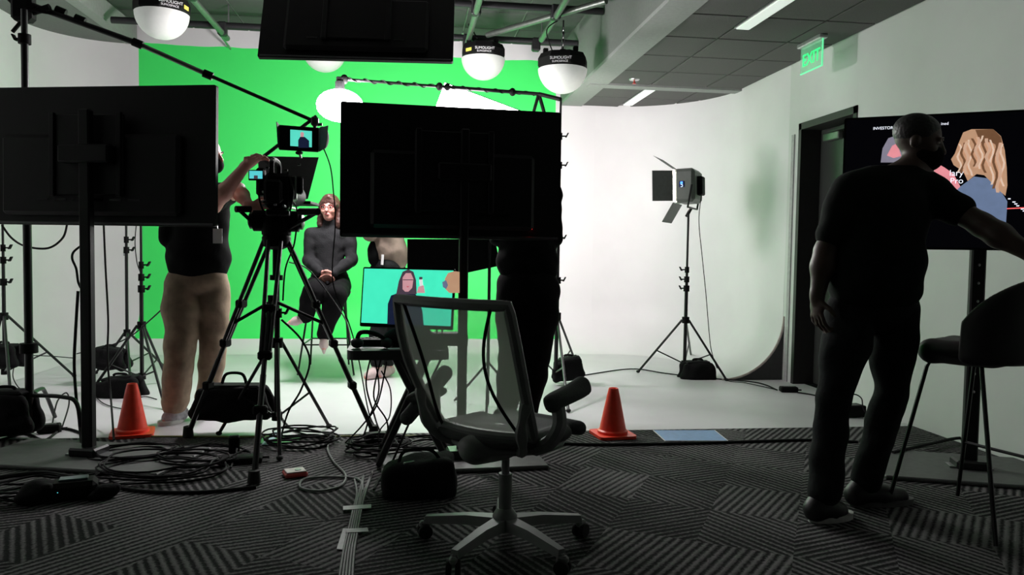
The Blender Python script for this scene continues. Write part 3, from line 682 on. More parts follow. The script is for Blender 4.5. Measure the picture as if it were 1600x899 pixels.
# --- black flag hung behind the middle screen
fp = P(764, 470, 5.9); fg = thing('black_flag', (fp[0], fp[1], 0), 'black fabric flag on a thin stand, low behind the middle screen', 'flag')
MB().prism([(0, .0), (.66, .0), (.70, -.20), (.42, -.26), (0, -.27)], P(637, 374, 5.9), cR, cU, -cF, .02).build('flag_fabric', TEEB, fg, smooth=False)
MB().tube((fp[0], fp[1], .012), (fp[0], fp[1], 1.25), .012, n=8).build('pole', BLACKM, fg)
for f in ring(fp, .30, .4): MB().tube((fp[0], fp[1], .34), (f[0], f[1], .012), .009, n=6).build('leg', BLACKM, fg)

# ================================================================== SCREENS
def tvstand(name, c, yaw, tilt, w_, h_, label, pole_off=0., pole_y=None, back=True, base=(.85, .5), led=None, pole=True, cat='television', hang=False, baseyaw=None, polew=.075, pole_d=.11):
    r, up, n = axes_yaw(yaw, tilt); A = np.array([r, n, up]); c = np.asarray(c, float)
    t = thing(name, (c[0], c[1], 0 if pole else c[2]-h_/2), label, cat)
    MB().prism(rrect(w_, h_, .012, 3), c-n*.02, r, up, n, .026).build('panel', TVB, t, smooth=False)
    if back:
        MB().box(c+n*.028-up*h_*.14, (w_*.74, .05, h_*.58), A, bev=.02).build('rear_housing', TVB, t)
        MB().box(c+n*.06, (.44, .02, .44), A, bev=.004).build('mount_plate', TVB, t)
        for q in (-1, 1): MB().box(c+n*.075+r*q*.2, (.03, .02, .46), A, bev=.003).build('mount_rail', TVB, t)
        for k in range(6): MB().box(c+n*.0545-up*h_*.32+r*(k-2.5)*.11, (.07, .003, .012), A).build('vent_slot', SCREENOFF, t, smooth=False)
        MB().box(c-up*(h_/2-.012)+n*.008, (w_*.98, .006, .014), A, bev=.002).build('lower_bezel', mat('bezel_grey', (.10, .10, .105), .35, .6), t)
    if led: MB().ell(c+n*.012+r*led[0]+up*led[1], (.007, .007, .007), n=8, m=6).build('standby_light', LEDR, t)
    if pole:
        pc_ = c+r*pole_off+n*(pole_d if back else -.10); x, y = pc_[0], pc_[1]; pr2, _, pn2 = axes_yaw(yaw if baseyaw is None else baseyaw)
        pole_o = MB().box((x, y, c[2]/2+.13), (polew, .05, c[2]+.22), np.array([pr2, pn2, V(0, 0, 1)]), bev=.008).build('pole', TVB, t)
        if not back:
            for k in range(9): MB().ell(V(x, y, c[2]-.35-.10*k)+pn2*.028, (.008, .005, .008), n=8, m=5).build('pole_hole', STEEL, pole_o)
        MB().box((x, y, c[2]), (.3, .07, .10), A, bev=.01).build('mount_arm', TVB, t)
        MB().box(V(x, y, .012), (base[0], base[1], .022), np.array([pr2, pn2, V(0, 0, 1)]), bev=.006).build('base_plate', BASEG, t)
        MB().box(V(x, y, .045), (.16, .14, .05), np.array([pr2, pn2, V(0, 0, 1)]), bev=.01).build('base_socket', BLACKM, t)
        for q in (-1, 1): MB().box(V(x, y, .026)+pr2*q*.085, (.05, .09, .012), np.array([pr2, pn2, V(0, 0, 1)])).build('foot_bracket', STEEL, t)
    return t, c, r, up, n
tvstand('television', (-1.76, 4.657, 1.679), math.radians(-15.05), math.radians(-.9), 1.45, .772, 'large black television on a pole stand at left, seen from behind', pole_off=.03, led=(-.40, -.17), base=(1.15, .55), polew=.065)
tvstand('television', (.231, 4.41, 1.617), math.radians(4.2), math.radians(-1.), 1.24, .735, 'black television on a pole stand in the middle, behind the task chair', pole_off=.055, led=(.45, -.30), base=(.9, .5), polew=.05, pole_d=.06)
ht, hc, hr, hu, hn = tvstand('television', (-.352, 5.252, 2.702), math.radians(-5.2), math.radians(-19.6), 1.24, .663, 'black television hanging tilted from the ceiling above the set', pole=False)
MB().box((hc[0], hc[1], (hc[2]+ZR)/2), (.07, .07, ZR-hc[2]), bev=.01).build('ceiling_pole', BLACKM, ht); MB().box((hc[0], hc[1], ZR-.02), (.25, .25, .03), bev=.008).build('ceiling_plate', BLACKM, ht); MB().box(hc, (.3, .09, .14), np.array([hr, hn, hu]), bev=.01).build('tilt_mount', BLACKM, ht)

# right television, facing the camera, with its picture
rc = V(2.955, 3.90, 1.60); RW, RH = 1.20, .74
rt, rc, rr, ru, rn = tvstand('television', rc, math.radians(-31), 0, RW, RH, 'lit television at right showing a blonde woman, behind the standing man', pole_off=.10, back=False, base=(1.0, .62), baseyaw=math.radians(-20))
scr_o = MB().box(rc+rn*.0075, (RW-.02, .002, RH-.024), np.array([rr, rn, ru])).build('screen', scr('blackpic', (.003, .003, .005), .3), rt, smooth=False)
def at_plane(px, py, c, n, off): k = ray(px, py); c = c+n*off; return cC+k*(((c-cC)@n)/(k@n))
def flat(name, pts, m, par, c, n, off):
    vs = [at_plane(x, y, c, n, off) for x, y in pts]; k = len(vs)
    return MB().add(vs+[q-n*.0008 for q in vs], [tuple(range(k)), tuple(range(k, 2*k))[::-1]]+[(i, k+i, k+(i+1) % k, (i+1) % k) for i in range(k)]).build(name, m, par, smooth=False)
HB1 = scr('blonde', (.62, .36, .22), .75); HB2 = scr('blonde_dark', (.25, .12, .06), .6); HB3 = scr('blonde_light', (.85, .62, .48), .8); BLU = scr('blouse', (.16, .22, .36), .8); BLU2 = scr('blouse_dark', (.09, .12, .20), .8); PNK = scr('pink_skin', (.85, .30, .34), .9)
WTX = scr('white_text', (.85, .88, 1), 1.2); HRK = scr('dark_hair', (.10, .07, .10), .6); GRYH = scr('grey_hair', (.30, .28, .36), .7)
F = lambda nm, pts, m, off: flat(nm, pts, m, scr_o, rc, rn, off)
F('picture_hand', [(1440, 287), (1446, 262), (1462, 254), (1476, 262), (1490, 272), (1505, 300), (1520, 296), (1497, 316), (1486, 300), (1470, 290), (1456, 292)], PNK, .0100)
F('picture_phone', [(1446, 277), (1449, 262), (1460, 257), (1459, 285), (1452, 287)], scr('phone', (.75, .85, .82), .9), .0108)
F('picture_blouse', [(1480, 312), (1500, 292), (1522, 276), (1545, 279), (1566, 302), (1574, 315), (1571, 363), (1549, 360), (1525, 348), (1510, 336), (1497, 332)], BLU, .0112)
F('picture_blouse_fold', [(1524, 333), (1545, 337), (1570, 350), (1571, 356), (1545, 346)], BLU2, .0118)
F('picture_hair', [(1497, 226), (1505, 207), (1518, 202), (1552, 202), (1564, 213), (1570, 235), (1573, 262), (1574, 290), (1571, 306), (1560, 297), (1548, 284), (1538, 274), (1526, 272), (1512, 283), (1505, 268), (1490, 258), (1486, 249), (1492, 240)], HB1, .0124)
F('picture_hair_top', [(1524, 203), (1552, 202), (1564, 214), (1567, 232), (1548, 222), (1532, 224)], HB2, .0130)
for k in range(13):
    x = 1499+5.6*k; y0 = 212+abs(k-6)*2.2; n_ = 9; L_ = 44+4*(k % 4)+(22 if k > 8 else 0); w_ = 1.5+.5*(k % 3)
    lft = [(x+3.0*math.sin(i*1.15+k*1.3)-w_, y0+L_*i/n_) for i in range(n_+1)]; rgt = [(p[0]+2*w_, p[1]) for p in lft]
    lft = [(min(1572, max(1490, p[0])), p[1]) for p in lft]; rgt = [(min(1573, max(1491, p[0])), p[1]) for p in rgt]
    F('picture_curl', lft+rgt[::-1], (HB3, HB2, HB1)[k % 3] if k % 3 < 2 else scr('blonde_mid', (.75, .47, .33), .75), .0136+.0003*(k % 3))
F('picture_other_head', [(1376, 254), (1379, 232), (1388, 216), (1400, 212), (1410, 222), (1410, 254)], GRYH, .0100); F('picture_other_face', [(1386, 243), (1394, 228), (1402, 224), (1408, 244), (1396, 247)], PNK, .0106)
F('picture_line', [(1570, 325.6), (1640, 322), (1640, 324), (1570, 327.2)], scr('red_line', (.9, .12, .12), 1.2), .0100)
for k in range(9): x, y = 1575+(k*13) % 42, 310+(k*11) % 36; F('picture_spark', [(x, y), (x+4+k % 3, y), (x+4, y+1.6), (x, y+1.6)], WTX, .0100)
def rtext(s_, px, py, size): text('lettering', s_, at_plane(px, py, rc, rn, .0100), rr, ru, size, WTX, scr_o, .0004)
rtext('INVESTOR D', 1364, 203, .022); rtext('ined', 1470, 195.5, .022); rtext('lary', 1483, 275, .046); rtext('C', 1467, 288, .044); rtext('Pro', 1484, 287, .044)

# ---- work table with monitor
ta, tb = fl(683, 722), fl(610, 690)
TZ = .65; tl = fl(541, 548, TZ); TY0 = tl[1]; TY1 = TY0+.42; TX0 = tl[0]; TX1 = P(703, 548, dep(tl))[0]
tt = thing('folding_table', ((TX0+TX1)/2, (TY0+TY1)/2, 0), 'small black folding table with crossed legs under the monitor', 'table')
MB().prism(rrect(TX1-TX0, TY1-TY0, .05, 5), ((TX0+TX1)/2, (TY0+TY1)/2, TZ-.052), V(1, 0, 0), V(0, 1, 0), V(0, 0, 1), .050).build('table_top', mat('table_black', (.035, .035, .035), .5), tt, smooth=False)
for dy in (.07, .34):
    y = TY0+dy; xs_ = [atv(k[0], k[1], TY0+.07)[0] for k in ((617, 562), (700, 741), (668, 565), (592, 741))]
    for (x0, x1) in ((xs_[0], xs_[1]), (xs_[2], xs_[3])): MB().tube((x0, y, TZ-.05), (x1, y, .024), .020, n=8).build('leg', BLACKM, tt)
for x in (xs_[1], xs_[3]): MB().tube((x, TY0+.07, .022), (x, TY0+.34, .022), .016, n=8).build('cross_bar', BLACKM, tt)
mc = atv(636, 466, TY0+.20); MW, MH = .545, .335
mt = thing('monitor', (mc[0], mc[1], TZ), 'flat monitor on the folding table showing the presenter on turquoise', 'monitor')
mr, mu, mn = axes_yaw(math.radians(-22), math.radians(-7)); MA = np.array([mr, mn, mu])
MB().prism(rrect(MW, MH, .008, 3), mc-mn*.018, mr, mu, mn, .022).build('casing', BLACK, mt, smooth=False)
ms_ = MB().box(mc+mn*.0052+mu*.006, (MW-.016, .002, MH-.030), MA).build('screen', scr('turquoise', (.06, .83, .52), 1.0), mt, smooth=False)
mb2 = mc-mn*.06; MB().box(V(mb2[0], mb2[1], (TZ+mc[2])/2-.03)+mr*.03, (.08, .02, mc[2]-TZ), np.array([mr, mn, V(0, 0, 1)]), bev=.004).build('neck', BLACK, mt)
MB().box(V(mb2[0], mb2[1], TZ+.008), (.28, .18, .015), np.array([mr, mn, V(0, 0, 1)]), bev=.006).build('foot', BLACK, mt)
G = lambda nm, pts, m, off: flat(nm, pts, m, ms_, mc, mn, off)
G('picture_body', [(605, 507), (606, 475), (611, 462), (622, 458), (646, 457), (654, 465), (660, 487), (662, 509)], scr('navy', (.012, .018, .05), .7), .0074)
G('picture_hair', [(619, 460), (623, 440), (629, 425), (638, 421), (646, 425), (650, 438), (651, 460)], HRK, .0080); G('picture_face', [(629, 452), (629, 434), (634, 427), (642, 427), (646, 436), (644, 450), (638, 456), (633, 456)], scr('face', (.72, .36, .40), .8), .0086)
G('picture_glasses', [(629.5, 437), (645.5, 437), (645.5, 438.2), (629.5, 438.2)], HRK, .0092); G('picture_lips', [(634.5, 447.5), (640, 447.5), (637, 449.5)], scr('lips', (.6, .12, .16), .8), .0092)
G('picture_bottle', [(656, 447), (655, 437), (660, 436), (661, 447)], scr('bottle', (.8, .8, .8), .9), .0080); G('picture_bottle_cap', [(655, 437), (655, 433), (660, 433), (660, 437)], HRK, .0080); G('picture_fingers', [(651, 458), (654, 448), (662, 446), (664, 458)], scr('face', (.72, .36, .40), .8), .0086)
G('picture_blonde_hair', [(696, 452), (695, 436), (700, 427), (710, 424), (718, 425), (718, 458), (702, 458)], HB1, .0080); G('picture_mask', [(691, 441), (697, 438), (700, 446), (697, 452), (692, 449)], scr('mask', (.16, .20, .32), .8), .0086)
# things on the table
hd = V(TX0+.12, TY0+.10, TZ+.05); hp = thing('headset', (hd[0], hd[1], TZ), 'black headset lying on the left end of the folding table', 'headset')
MB().path(crom([hd+V(-.07, 0, .0), hd+V(-.05, .0, .035), hd+V(.02, .0, .03), hd+V(.09, .0, -.01)], 6), .012, 8).build('headband', BLACK, hp)
for q in (-.07, .09): MB().ell(V(hd[0]+q, hd[1], TZ+.028), (.035, .045, .028), n=12, m=8).build('ear_cup', RUBBER, hp)
kbp = V(TX0+.14, TY0+.27, TZ); kb_ = thing('switcher', kbp, 'flat black control box at the left front of the folding table', 'control box')
MB().box(kbp+V(0, 0, .018), (.20, .13, .03), bev=.006).build('case', BLACK, kb_)
for i in range(8): MB().box(kbp+V(-.07+.02*i, .0+.03*(i % 2), .035), (.013, .013, .006)).build('button', mat('button_grey', (.3, .32, .3), .5), kb_, smooth=False)
bgp = V(TX0+.34, TY0+.15, TZ); bg = link('pouch', sdf_mesh('pouch', [El(bgp+V(0, 0, .05), (.15, .09, .05), k=.03), Cp(bgp+V(-.09, 0, .06), bgp+V(.06, 0, .085), .035, .03, .03)], .010, wrinkle=.004), BAG)
tag(bg, 'soft black pouch under the monitor on the folding table', 'pouch')
tag(MB().box(V(TX0+.27, TY0+.035, TZ+.004), (.11, .05, .006), axes_z(.2)).build('paper_note', PAPER, smooth=False), 'small white paper note on the front edge of the folding table', 'paper')
wr_ = thing('wireless_receiver', V(TX0+.53, TY0+.2, TZ), 'black receiver box with stub antennas right of the pouch', 'receiver'); MB().box(V(TX0+.55, TY0+.2, TZ+.04), (.20, .12, .07), bev=.006).build('case', BLACK, wr_)
for q in (-.07, -.04): MB().tube(V(TX0+.55+q, TY0+.2, TZ+.07), V(TX0+.55+q, TY0+.2, TZ+.14), .005, n=6).build('antenna', RUBBER, wr_)

# ================================================================== VIDEO CAMERA ON ITS TRIPOD
tf = [fl(397, 757), fl(294, 684), fl(584, 682)]
CD = 4.62; ac = P(432, 352, CD); TCX, TCY = ac[0], ac[1]
tp = thing('camera_tripod', (TCX, TCY, 0), 'heavy black video tripod with spreader in the centre left', 'tripod')
apz = float(P(430, 372, CD)[2])
MB().lathe([(.03, -.07), (.075, -.05), (.085, .0), (.075, .02)], (TCX, TCY, apz), 16).build('bowl', BLACK, tp)
sp_c = V(TCX-.02, TCY, float(P(430, 470, CD)[2]))
for f in tf:
    f = V(f[0], f[1], .02); dv = nz(V(f[0]-TCX, f[1]-TCY, 0)); sv = np.cross(dv, V(0, 0, 1)); a = V(TCX, TCY, apz-.01)+dv*.06; k = lp(a, f, .52); k2 = lp(a, f, .74)
    L = MB()
    for q in (-1, 1): L.tube(a+sv*q*.035, k+sv*q*.022, .012, n=8)
    L = L.build('leg', BLACKM, tp)
    MB().tube(lp(a, f, .30), k2, .014, n=8).build('leg_middle_stage', BLACKM, L); MB().tube(lp(a, f, .6), f, .016, n=8).build('leg_lower_stage', BLACKM, L)
    for q, nm in ((.52, 'leg_lock'), (.74, 'leg_lock'), (.32, 'leg_lock')): MB().box(lp(a, f, q), (.075, .045, .05), np.array([sv, dv, V(0, 0, 1)]), bev=.01).build(nm, BLACK, L)
    MB().tube(sp_c, lp(a, f, .42), .010, n=8).build('spreader_arm', BLACK, tp)
    MB().tube(f+V(0, 0, .05), f+V(0, 0, .0)-V(0, 0, .012), .028, .034, n=12).build('rubber_foot', RUBBER, L)
MB().tube(sp_c-V(0, 0, .06), sp_c+V(0, 0, .03), .03, n=10).build('spreader_hub', BLACK, tp)
MB().tube(V(TCX, TCY, apz-.05), V(TCX, TCY, apz-.22), .022, n=10).tube(V(TCX, TCY, apz-.22), V(TCX, TCY, apz-.25), .038, n=10).build('bowl_clamp', BLACK, tp)
hc_ = V(TCX, TCY, apz)
MB().lathe([(.06, .0), (.085, .02), (.09, .09), (.07, .14), (.05, .17)], hc_, 18).build('fluid_head', BLACK, tp)
MB().tube(hc_+V(-.13, 0, .10), hc_+V(.13, 0, .10), .062, n=16).build('tilt_drum', BLACK, tp)
for q in (-1, 1): MB().lathe([(.02, 0), (.05, .004), (.05, .02), (.03, .03)], hc_+V(q*.13, 0, .10), 14, np.array([V(0, 1, 0), V(0, 0, q), V(q, 0, 0)])).build('counterbalance_dial', BLACKM, tp)
MB().tube(hc_+V(.08, -.03, .06), P(497, 331, CD-.30), .012, n=8).tube(P(468, 331, CD-.22), P(497, 331, CD-.30), .020, n=8).build('pan_handle', BLACK, tp)
MB().tube(hc_+V(-.10, -.02, .06), P(372, 327, CD-.1), .011, n=8).tube(P(392, 327, CD-.06), P(368, 327, CD-.12), .019, n=8).build('pan_handle', BLACK, tp)

vc = thing('video_camera', hc_+V(0, 0, .2), 'black video camera with teleprompter hood on the tripod', 'video camera')
bd = P(436, 295, CD); yw = axes_z(.12)
MB().box(bd+V(0, 0, -.02), (.15, .30, .20), yw, bev=.02).build('body', BLACK, vc)
MB().box(bd+V(-.0, -.20, -.03), (.10, .10, .13), yw, bev=.015).build('battery', BLACK, vc); MB().box(bd+V(.09, -.03, .0), (.035, .22, .14), yw, bev=.01).build('audio_module', BLACKM, vc)
MB().box(bd+V(0, 0, -.15), (.13, .42, .03), yw, bev=.005).build('slide_plate', BLACKM, vc)
MB().path(crom([bd+V(-.02, .12, .08), bd+V(-.02, .10, .155), bd+V(-.02, -.10, .155), bd+V(-.02, -.13, .08)], 6), .016, 8).build('top_handle', BLACK, vc)
MB().tube(bd+V(.02, .14, -.02), bd+V(.04, .40, -.02), .055, .065, n=18).build('lens', BLACK, vc)
for q in (-.055, .055): MB().tube(bd+V(q, -.2, -.11), bd+V(q+.03, .62, -.11), .008, n=8).build('support_rod', STEEL, vc)
h0 = [P(403, 244, CD+.30), P(498, 246, CD+.62), P(481, 311, CD+.62), P(406, 316, CD+.30)]; h1 = [P(414, 252, CD+.85), P(480, 254, CD+.95), P(472, 302, CD+.95), P(416, 305, CD+.85)]
MB().add(h0+h1, [(0, 1, 5, 4), (1, 2, 6, 5), (2, 3, 7, 6), (3, 0, 4, 7), (0, 3, 2, 1)]).build('prompter_hood', mat('hood_black', (.012, .012, .012), .75), vc, smooth=False)
MB().box(P(452, 318, CD+.55), (.34, .26, .02), axes_z(-.1), bev=.004).build('prompter_display', BLACK, vc)
MB().box(P(408, 285, CD-.02), (.05, .12, .16), yw, bev=.01).box(P(468, 290, CD-.05), (.04, .10, .10), yw, bev=.01).build('side_module', BLACK, vc)
for k, (x, y) in enumerate(((425, 250), (418, 262), (467, 257), (412, 300), (440, 312), (447, 266), (430, 320), (413, 316))): MB().box(P(x, y, CD-.20), (.018, .02, .012), yw, bev=.003).build('switch', STEEL if k % 3 == 0 else BLACKM, vc)
MB().path(crom([P(410, 275, CD-.1), P(404, 300, CD-.12), P(412, 330, CD-.1), P(430, 338, CD-.12), P(448, 325, CD-.1)], 6), .006, 6).path(crom([P(450, 270, CD-.1), P(458, 300, CD-.16), P(452, 335, CD-.1)], 6), .006, 6).build('cable_loop', CABLE, vc)
vs1, vs2_, vs3 = axes_yaw(math.radians(-6)); lcd = P(400.5, 274, CD-.12); LA = np.array([vs1, vs3, vs2_])
vf = MB().box(lcd, (.088, .014, .060), LA, bev=.003).build('flip_screen', BLACK, vc)
MB().box(lcd+vs3*.008+V(0, 0, .002), (.074, .002, .044), LA).build('picture', scr('lcd', (.10, .62, .66), 1.), vf, smooth=False)
MB().box(lcd+vs3*.0095-V(0, 0, .012), (.022, .001, .020), LA).box(lcd+vs3*.0095+V(.022, 0, .008), (.012, .001, .012), LA).build('picture_figure', HRK, vf, smooth=False)
MB().tube(lcd-V(0, 0, .02)-vs3*.005, P(412, 300, CD-.05), .006, n=6).build('flip_hinge', BLACK, vf)

fm = P(467.5, 217, CD-.15); fr1, fu1, fn1 = axes_yaw(math.radians(16), 0); FA = np.array([fr1, fn1, fu1])
fd = thing('field_monitor', fm-V(0, 0, .09), 'small hooded field monitor on top of the video camera', 'monitor')
MB().box(fm, (.225, .035, .138), FA, bev=.006).build('casing', BLACK, fd)
fs_ = MB().box(fm+fn1*.019+fr1*.008, (.120, .002, .092), FA).build('screen', scr('fieldpic', (.10, .70, .55), 1.), fd, smooth=False)
ff = lambda nm, pts, m, off: flat(nm, pts, m, fs_, fm, fn1, off)
ff('picture_body', [(466, 231), (466, 219), (469, 214), (476, 214), (483, 220), (483, 231)], scr('navy', (.012, .018, .05), .7), .0206); ff('picture_face', [(469.5, 214), (469.5, 207.5), (472, 206), (475, 208), (474.5, 214)], scr('face', (.72, .36, .40), .8), .0214)
for q, dy in ((-1, .0), (1, .0)):
    a = fm+fr1*q*.112+fn1*.018; MB().add([a+fu1*.068, a-fu1*.068, a-fu1*.055+fn1*.09+fr1*q*.02, a+fu1*.068+fn1*.11+fr1*q*.03, a+fu1*.068-fr1*q*.003, a-fu1*.068-fr1*q*.003, a-fu1*.055+fn1*.09+fr1*q*.017, a+fu1*.068+fn1*.11+fr1*q*.027], [(0, 1, 2, 3), (7, 6, 5, 4), (0, 4, 5, 1), (1, 5, 6, 2), (2, 6, 7, 3), (3, 7, 4, 0)]).build('sun_hood_side', BLACK if q < 0 else mat('hood_grey', (.16, .15, .17), .7), fd, smooth=False)
MB().tube(fm-fu1*.068, P(470, 246, CD-.05), .008, n=8).ell(fm-fu1*.080, (.022, .022, .012), n=8, m=6).build('mounting_pin', BLACKM, fd)

# second stand standing just behind the tripod, with the diagonal arm
i0, i1, i2 = fl(342, 681), fl(514, 669), fl(437, 720); ib = (i0+i1+i2)/3; ib = V(*(P(433, 545, dep(ib))[:2]), 0)
st2 = stand('light_stand', ib, 1.12, .60, [i0, i1, i2], 'black light stand tucked behind the camera tripod legs', (.80,), r=.017, low=.12)
MB().tube(P(384, 266, 5.0), P(494, 182, 5.25), .012, n=8).build('diagonal_arm', BLACKM, st2)
sandbag(P(366, 603, 4.95), cR, .48, 'large black sandbag draped on the stand leg beside the cameraman', drop=.14, hdl=.075)

# ================================================================== PEOPLE
def person(label, loc): return thing('person', (loc[0], loc[1], 0), label, 'person')
def limb(a, b, r0, r1, bulge=.0, k=.03):
    m_ = lp(a, b, .35); return [Cp(a, m_, r0, r0*(1+bulge), k), Cp(m_, b, r0*(1+bulge), r1, k)]
def foot(ank, toe, s=1.):
    d = nz(V(*(toe-ank)[:2], 0)) if np.linalg.norm((toe-ank)[:2]) > .04 else nz(toe-ank)
    return [Cp(ank, ank+V(0, 0, -.03), .035*s, .035*s), Cp(ank-d*.02-V(0, 0, .035), toe-d*.03, .032*s, .028*s, .02)]
def shoe(nm, ank, toe, t, m, sole=None, s=1., flat_=True):
    d = nz(toe-ank*V(1, 1, 0)-V(0, 0, toe[2])) if flat_ else nz(toe-ank); 
    if flat_:
        z = .0; a = V(ank[0], ank[1], z)-d*.045*s; b = V(toe[0], toe[1], z); A = np.array([d, np.cross(V(0, 0, 1), d), V(0, 0, 1)])
        pr = [Cp(a+V(0, 0, .05), lp(a, b, .5)+V(0, 0, .045), .042*s, .045*s, .03), Cp(lp(a, b, .45)+V(0, 0, .042), b-d*.04*s+V(0, 0, .036), .047*s, .036*s, .03), Cp(a+V(0, 0, .06), ank+V(0, 0, .02), .042*s, .045*s, .03)]
        o = link(nm, sdf_mesh(nm, pr, .009, clips=[(V(0, 0, .006), V(0, 0, -1)), (ank+V(0, 0, .035), V(0, 0, 1))]), m, t)
        if sole: 
            pts = []
            for i in range(20):
                q = 2*math.pi*i/20; L = np.linalg.norm(b-a)/2+.03; pts.append((L*math.cos(q), (.050+.006*math.cos(q))*math.sin(q)*s))
            MB().prism(pts, (a+b)/2+V(0, 0, .001), d, A[1], V(0, 0, 1), .026).build('sole', sole, o)
        return o
    pr = [Cp(ank, lp(ank, toe, .5), .036*s, .038*s, .02), Cp(lp(ank, toe, .5), toe, .036*s, .010*s, .02)]
    return link(nm, sdf_mesh(nm, pr, .007), m, t)
def face_bits(t, g, A, glasses=False, lips=True, s=1.):
    for q in (-1, 1):
        e = MB().ell(g(q*.032, .079, .010), (.014*s, .008*s, .007*s), A, 10, 7).build('eye', mat('eye_white', (.45, .38, .36), .5, spec=.2), t)
        MB().ell(g(q*.032, .086, .010), (.006*s, .003*s, .006*s), A, 8, 6).build('iris', HAIRK, e)
        MB().path([g(q*.016, .090, .030), g(q*.034, .092, .036), g(q*.052, .080, .030)], .004*s, 5).build('eyebrow', HAIRB, t)
    if lips: MB().ell(g(0, .096, -.056), (.022*s, .006*s, .008*s), A, 12, 7).build('lips', LIP, t)
    if glasses:
        f = MB()
        for q in (-1, 1): f.path([g(q*.034+.027*math.cos(k), .100, .008+.020*math.sin(k)) for k in [2*math.pi*i/14 for i in range(14)]], .0028*s, 5, True).tube(g(q*.06, .098, .012), g(q*.080, -.01, .012), .0026*s, n=5)
        f.tube(g(-.008, .104, .012), g(.008, .104, .012), .0026*s, n=5); f.build('spectacles', GLASSF, t)

# ---- seated presenter on a stool
D_ = 7.25
stool_feet = [fl(465, 588), fl(553, 588), fl(485, 571), fl(545, 571)]
sc_ = sum(stool_feet)/4; SZ = .76
st = thing('bar_stool', (sc_[0], sc_[1], 0), 'pale bar stool with thin dark legs under the seated presenter', 'stool')
seatm = [El(V(sc_[0], sc_[1], SZ), (.22, .21, .028), k=.02), El(V(sc_[0], sc_[1]+.19, SZ+.10), (.19, .028, .11), k=.05)]
link('seat', sdf_mesh('seat', seatm, .010), mat('stool_shell', (.55, .42, .38), .5), st)
tops = [V(sc_[0]+q[0]*.15, sc_[1]+q[1]*.14, SZ-.02) for q in ((-1, -1), (1, -1), (-1, 1), (1, 1))]
for a, f in zip(tops, stool_feet): MB().tube(a, V(f[0], f[1], .008), .009, n=8).build('leg', BLACKM, st)
rg = [lp(a, V(f[0], f[1], 0), .62) for a, f in zip(tops, stool_feet)]
for i, j in ((0, 1), (1, 3), (3, 2), (2, 0)): MB().tube(rg[i], rg[j], .007, n=6).build('foot_rail', BLACKM, st)

w = person('presenter in charcoal turtleneck and glasses seated with clasped hands', sc_)
hipL, hipR = P(499, 447, D_), P(531, 447, D_); pel = (hipL+hipR)/2+V(0, 0, .03)
chest = P(515, 382, D_+.02); neck0 = P(515, 358, D_+.02); neck1 = P(515, 345, D_); hdc = P(515, 326, D_-.03)
shL, shR = P(487, 367, D_+.02), P(545, 366, D_+.02); elL, elR = P(482, 408, D_-.02), P(550, 407, D_-.02); wrL, wrR = P(501, 426, D_-.24), P(521, 427, D_-.24)
kA, aA, tA = P(490, 455, D_-.42), P(477, 495, D_-.36), P(447, 507, D_-.44)
kB, aB, tB = P(526, 462, D_-.40), P(506, 524, D_-.28), P(506, 552, D_-.38)
fdir = nz(-cF*1.+V(0, 0, 0)-cR*.05)
hp_, g, A = head(hdc, V(fdir[0], fdir[1], -.02), V(0, 0, 1), .98)
tor = [El(chest, (.155, .10, .16), np.array([cR, cF, V(0, 0, 1)]), .06), El(lp(chest, pel, .55), (.125, .095, .15), np.array([cR, cF, V(0, 0, 1)]), .06), El(pel, (.175, .13, .11), np.array([cR, cF, V(0, 0, 1)]), .06), Cp(shL, shR, .055, .055, .06)]
arms = limb(shL, elL, .048, .040)+limb(elL, wrL, .040, .026)+limb(shR, elR, .048, .040)+limb(elR, wrR, .040, .026)
legs = limb(hipL, kA, .085, .060)+limb(kA, aA, .058, .038, .08)+limb(hipR, kB, .085, .060)+limb(kB, aB, .058, .038, .08)
hx = hand(wrL, nz(cR*.75-V(0, 0, .45)-cF*.2), V(0, 0, 1)*.9-cF*.5, cF*.8-V(0, 0, .3), .42)+hand(wrR, nz(-cR*.75-V(0, 0, .45)-cF*.35), V(0, 0, 1)*.9-cF*.5, cF*.8-V(0, 0, .3), .42)
body = hp_+[Cp(neck0, neck1, .052, .048, .03)]+tor+arms+legs+hx+[Cp(aA, lp(aA, tA, .8), .034, .02), Cp(aB, lp(aB, tB, .8), .034, .02)]
link('body', sdf_mesh('body', body, .0072), SKIN, w)
inf = lambda prs, e: [(p[0], p[1], p[2], p[3]+e, p[4]+e, p[5]) if p[0] == 'c' else (p[0], p[1], tuple(r+e for r in p[2]), p[3], p[4]) for p in prs]
top = inf(tor[:2]+[tor[3]]+[El(pel+V(0, 0, .05), (.165, .12, .10), np.array([cR, cF, V(0, 0, 1)]), .05)]+arms, .010)+[Cp(neck0-V(0, 0, .02), neck1-V(0, 0, .002), .074, .066, .03)]
link('turtleneck', sdf_mesh('turtleneck', top, .009, wrinkle=.0022, wscale=45, clips=[(neck1+V(0, 0, .008), V(0, 0, 1))]), DARKG, w)
tro = inf([tor[2]]+limb(hipL, kA, .090, .075)+limb(kA, lp(kA, aA, .95), .073, .058)+limb(hipR, kB, .090, .075)+limb(kB, lp(kB, aB, .95), .073, .055), .012)
link('trousers', sdf_mesh('trousers', tro, .010, wrinkle=.003, wscale=30), TROUB, w)
shoe('shoe', aA-V(0, 0, .012), tA, w, SHOEP, flat_=False); shoe('shoe', aB-V(0, 0, .015), tB, w, SHOEP, flat_=False)
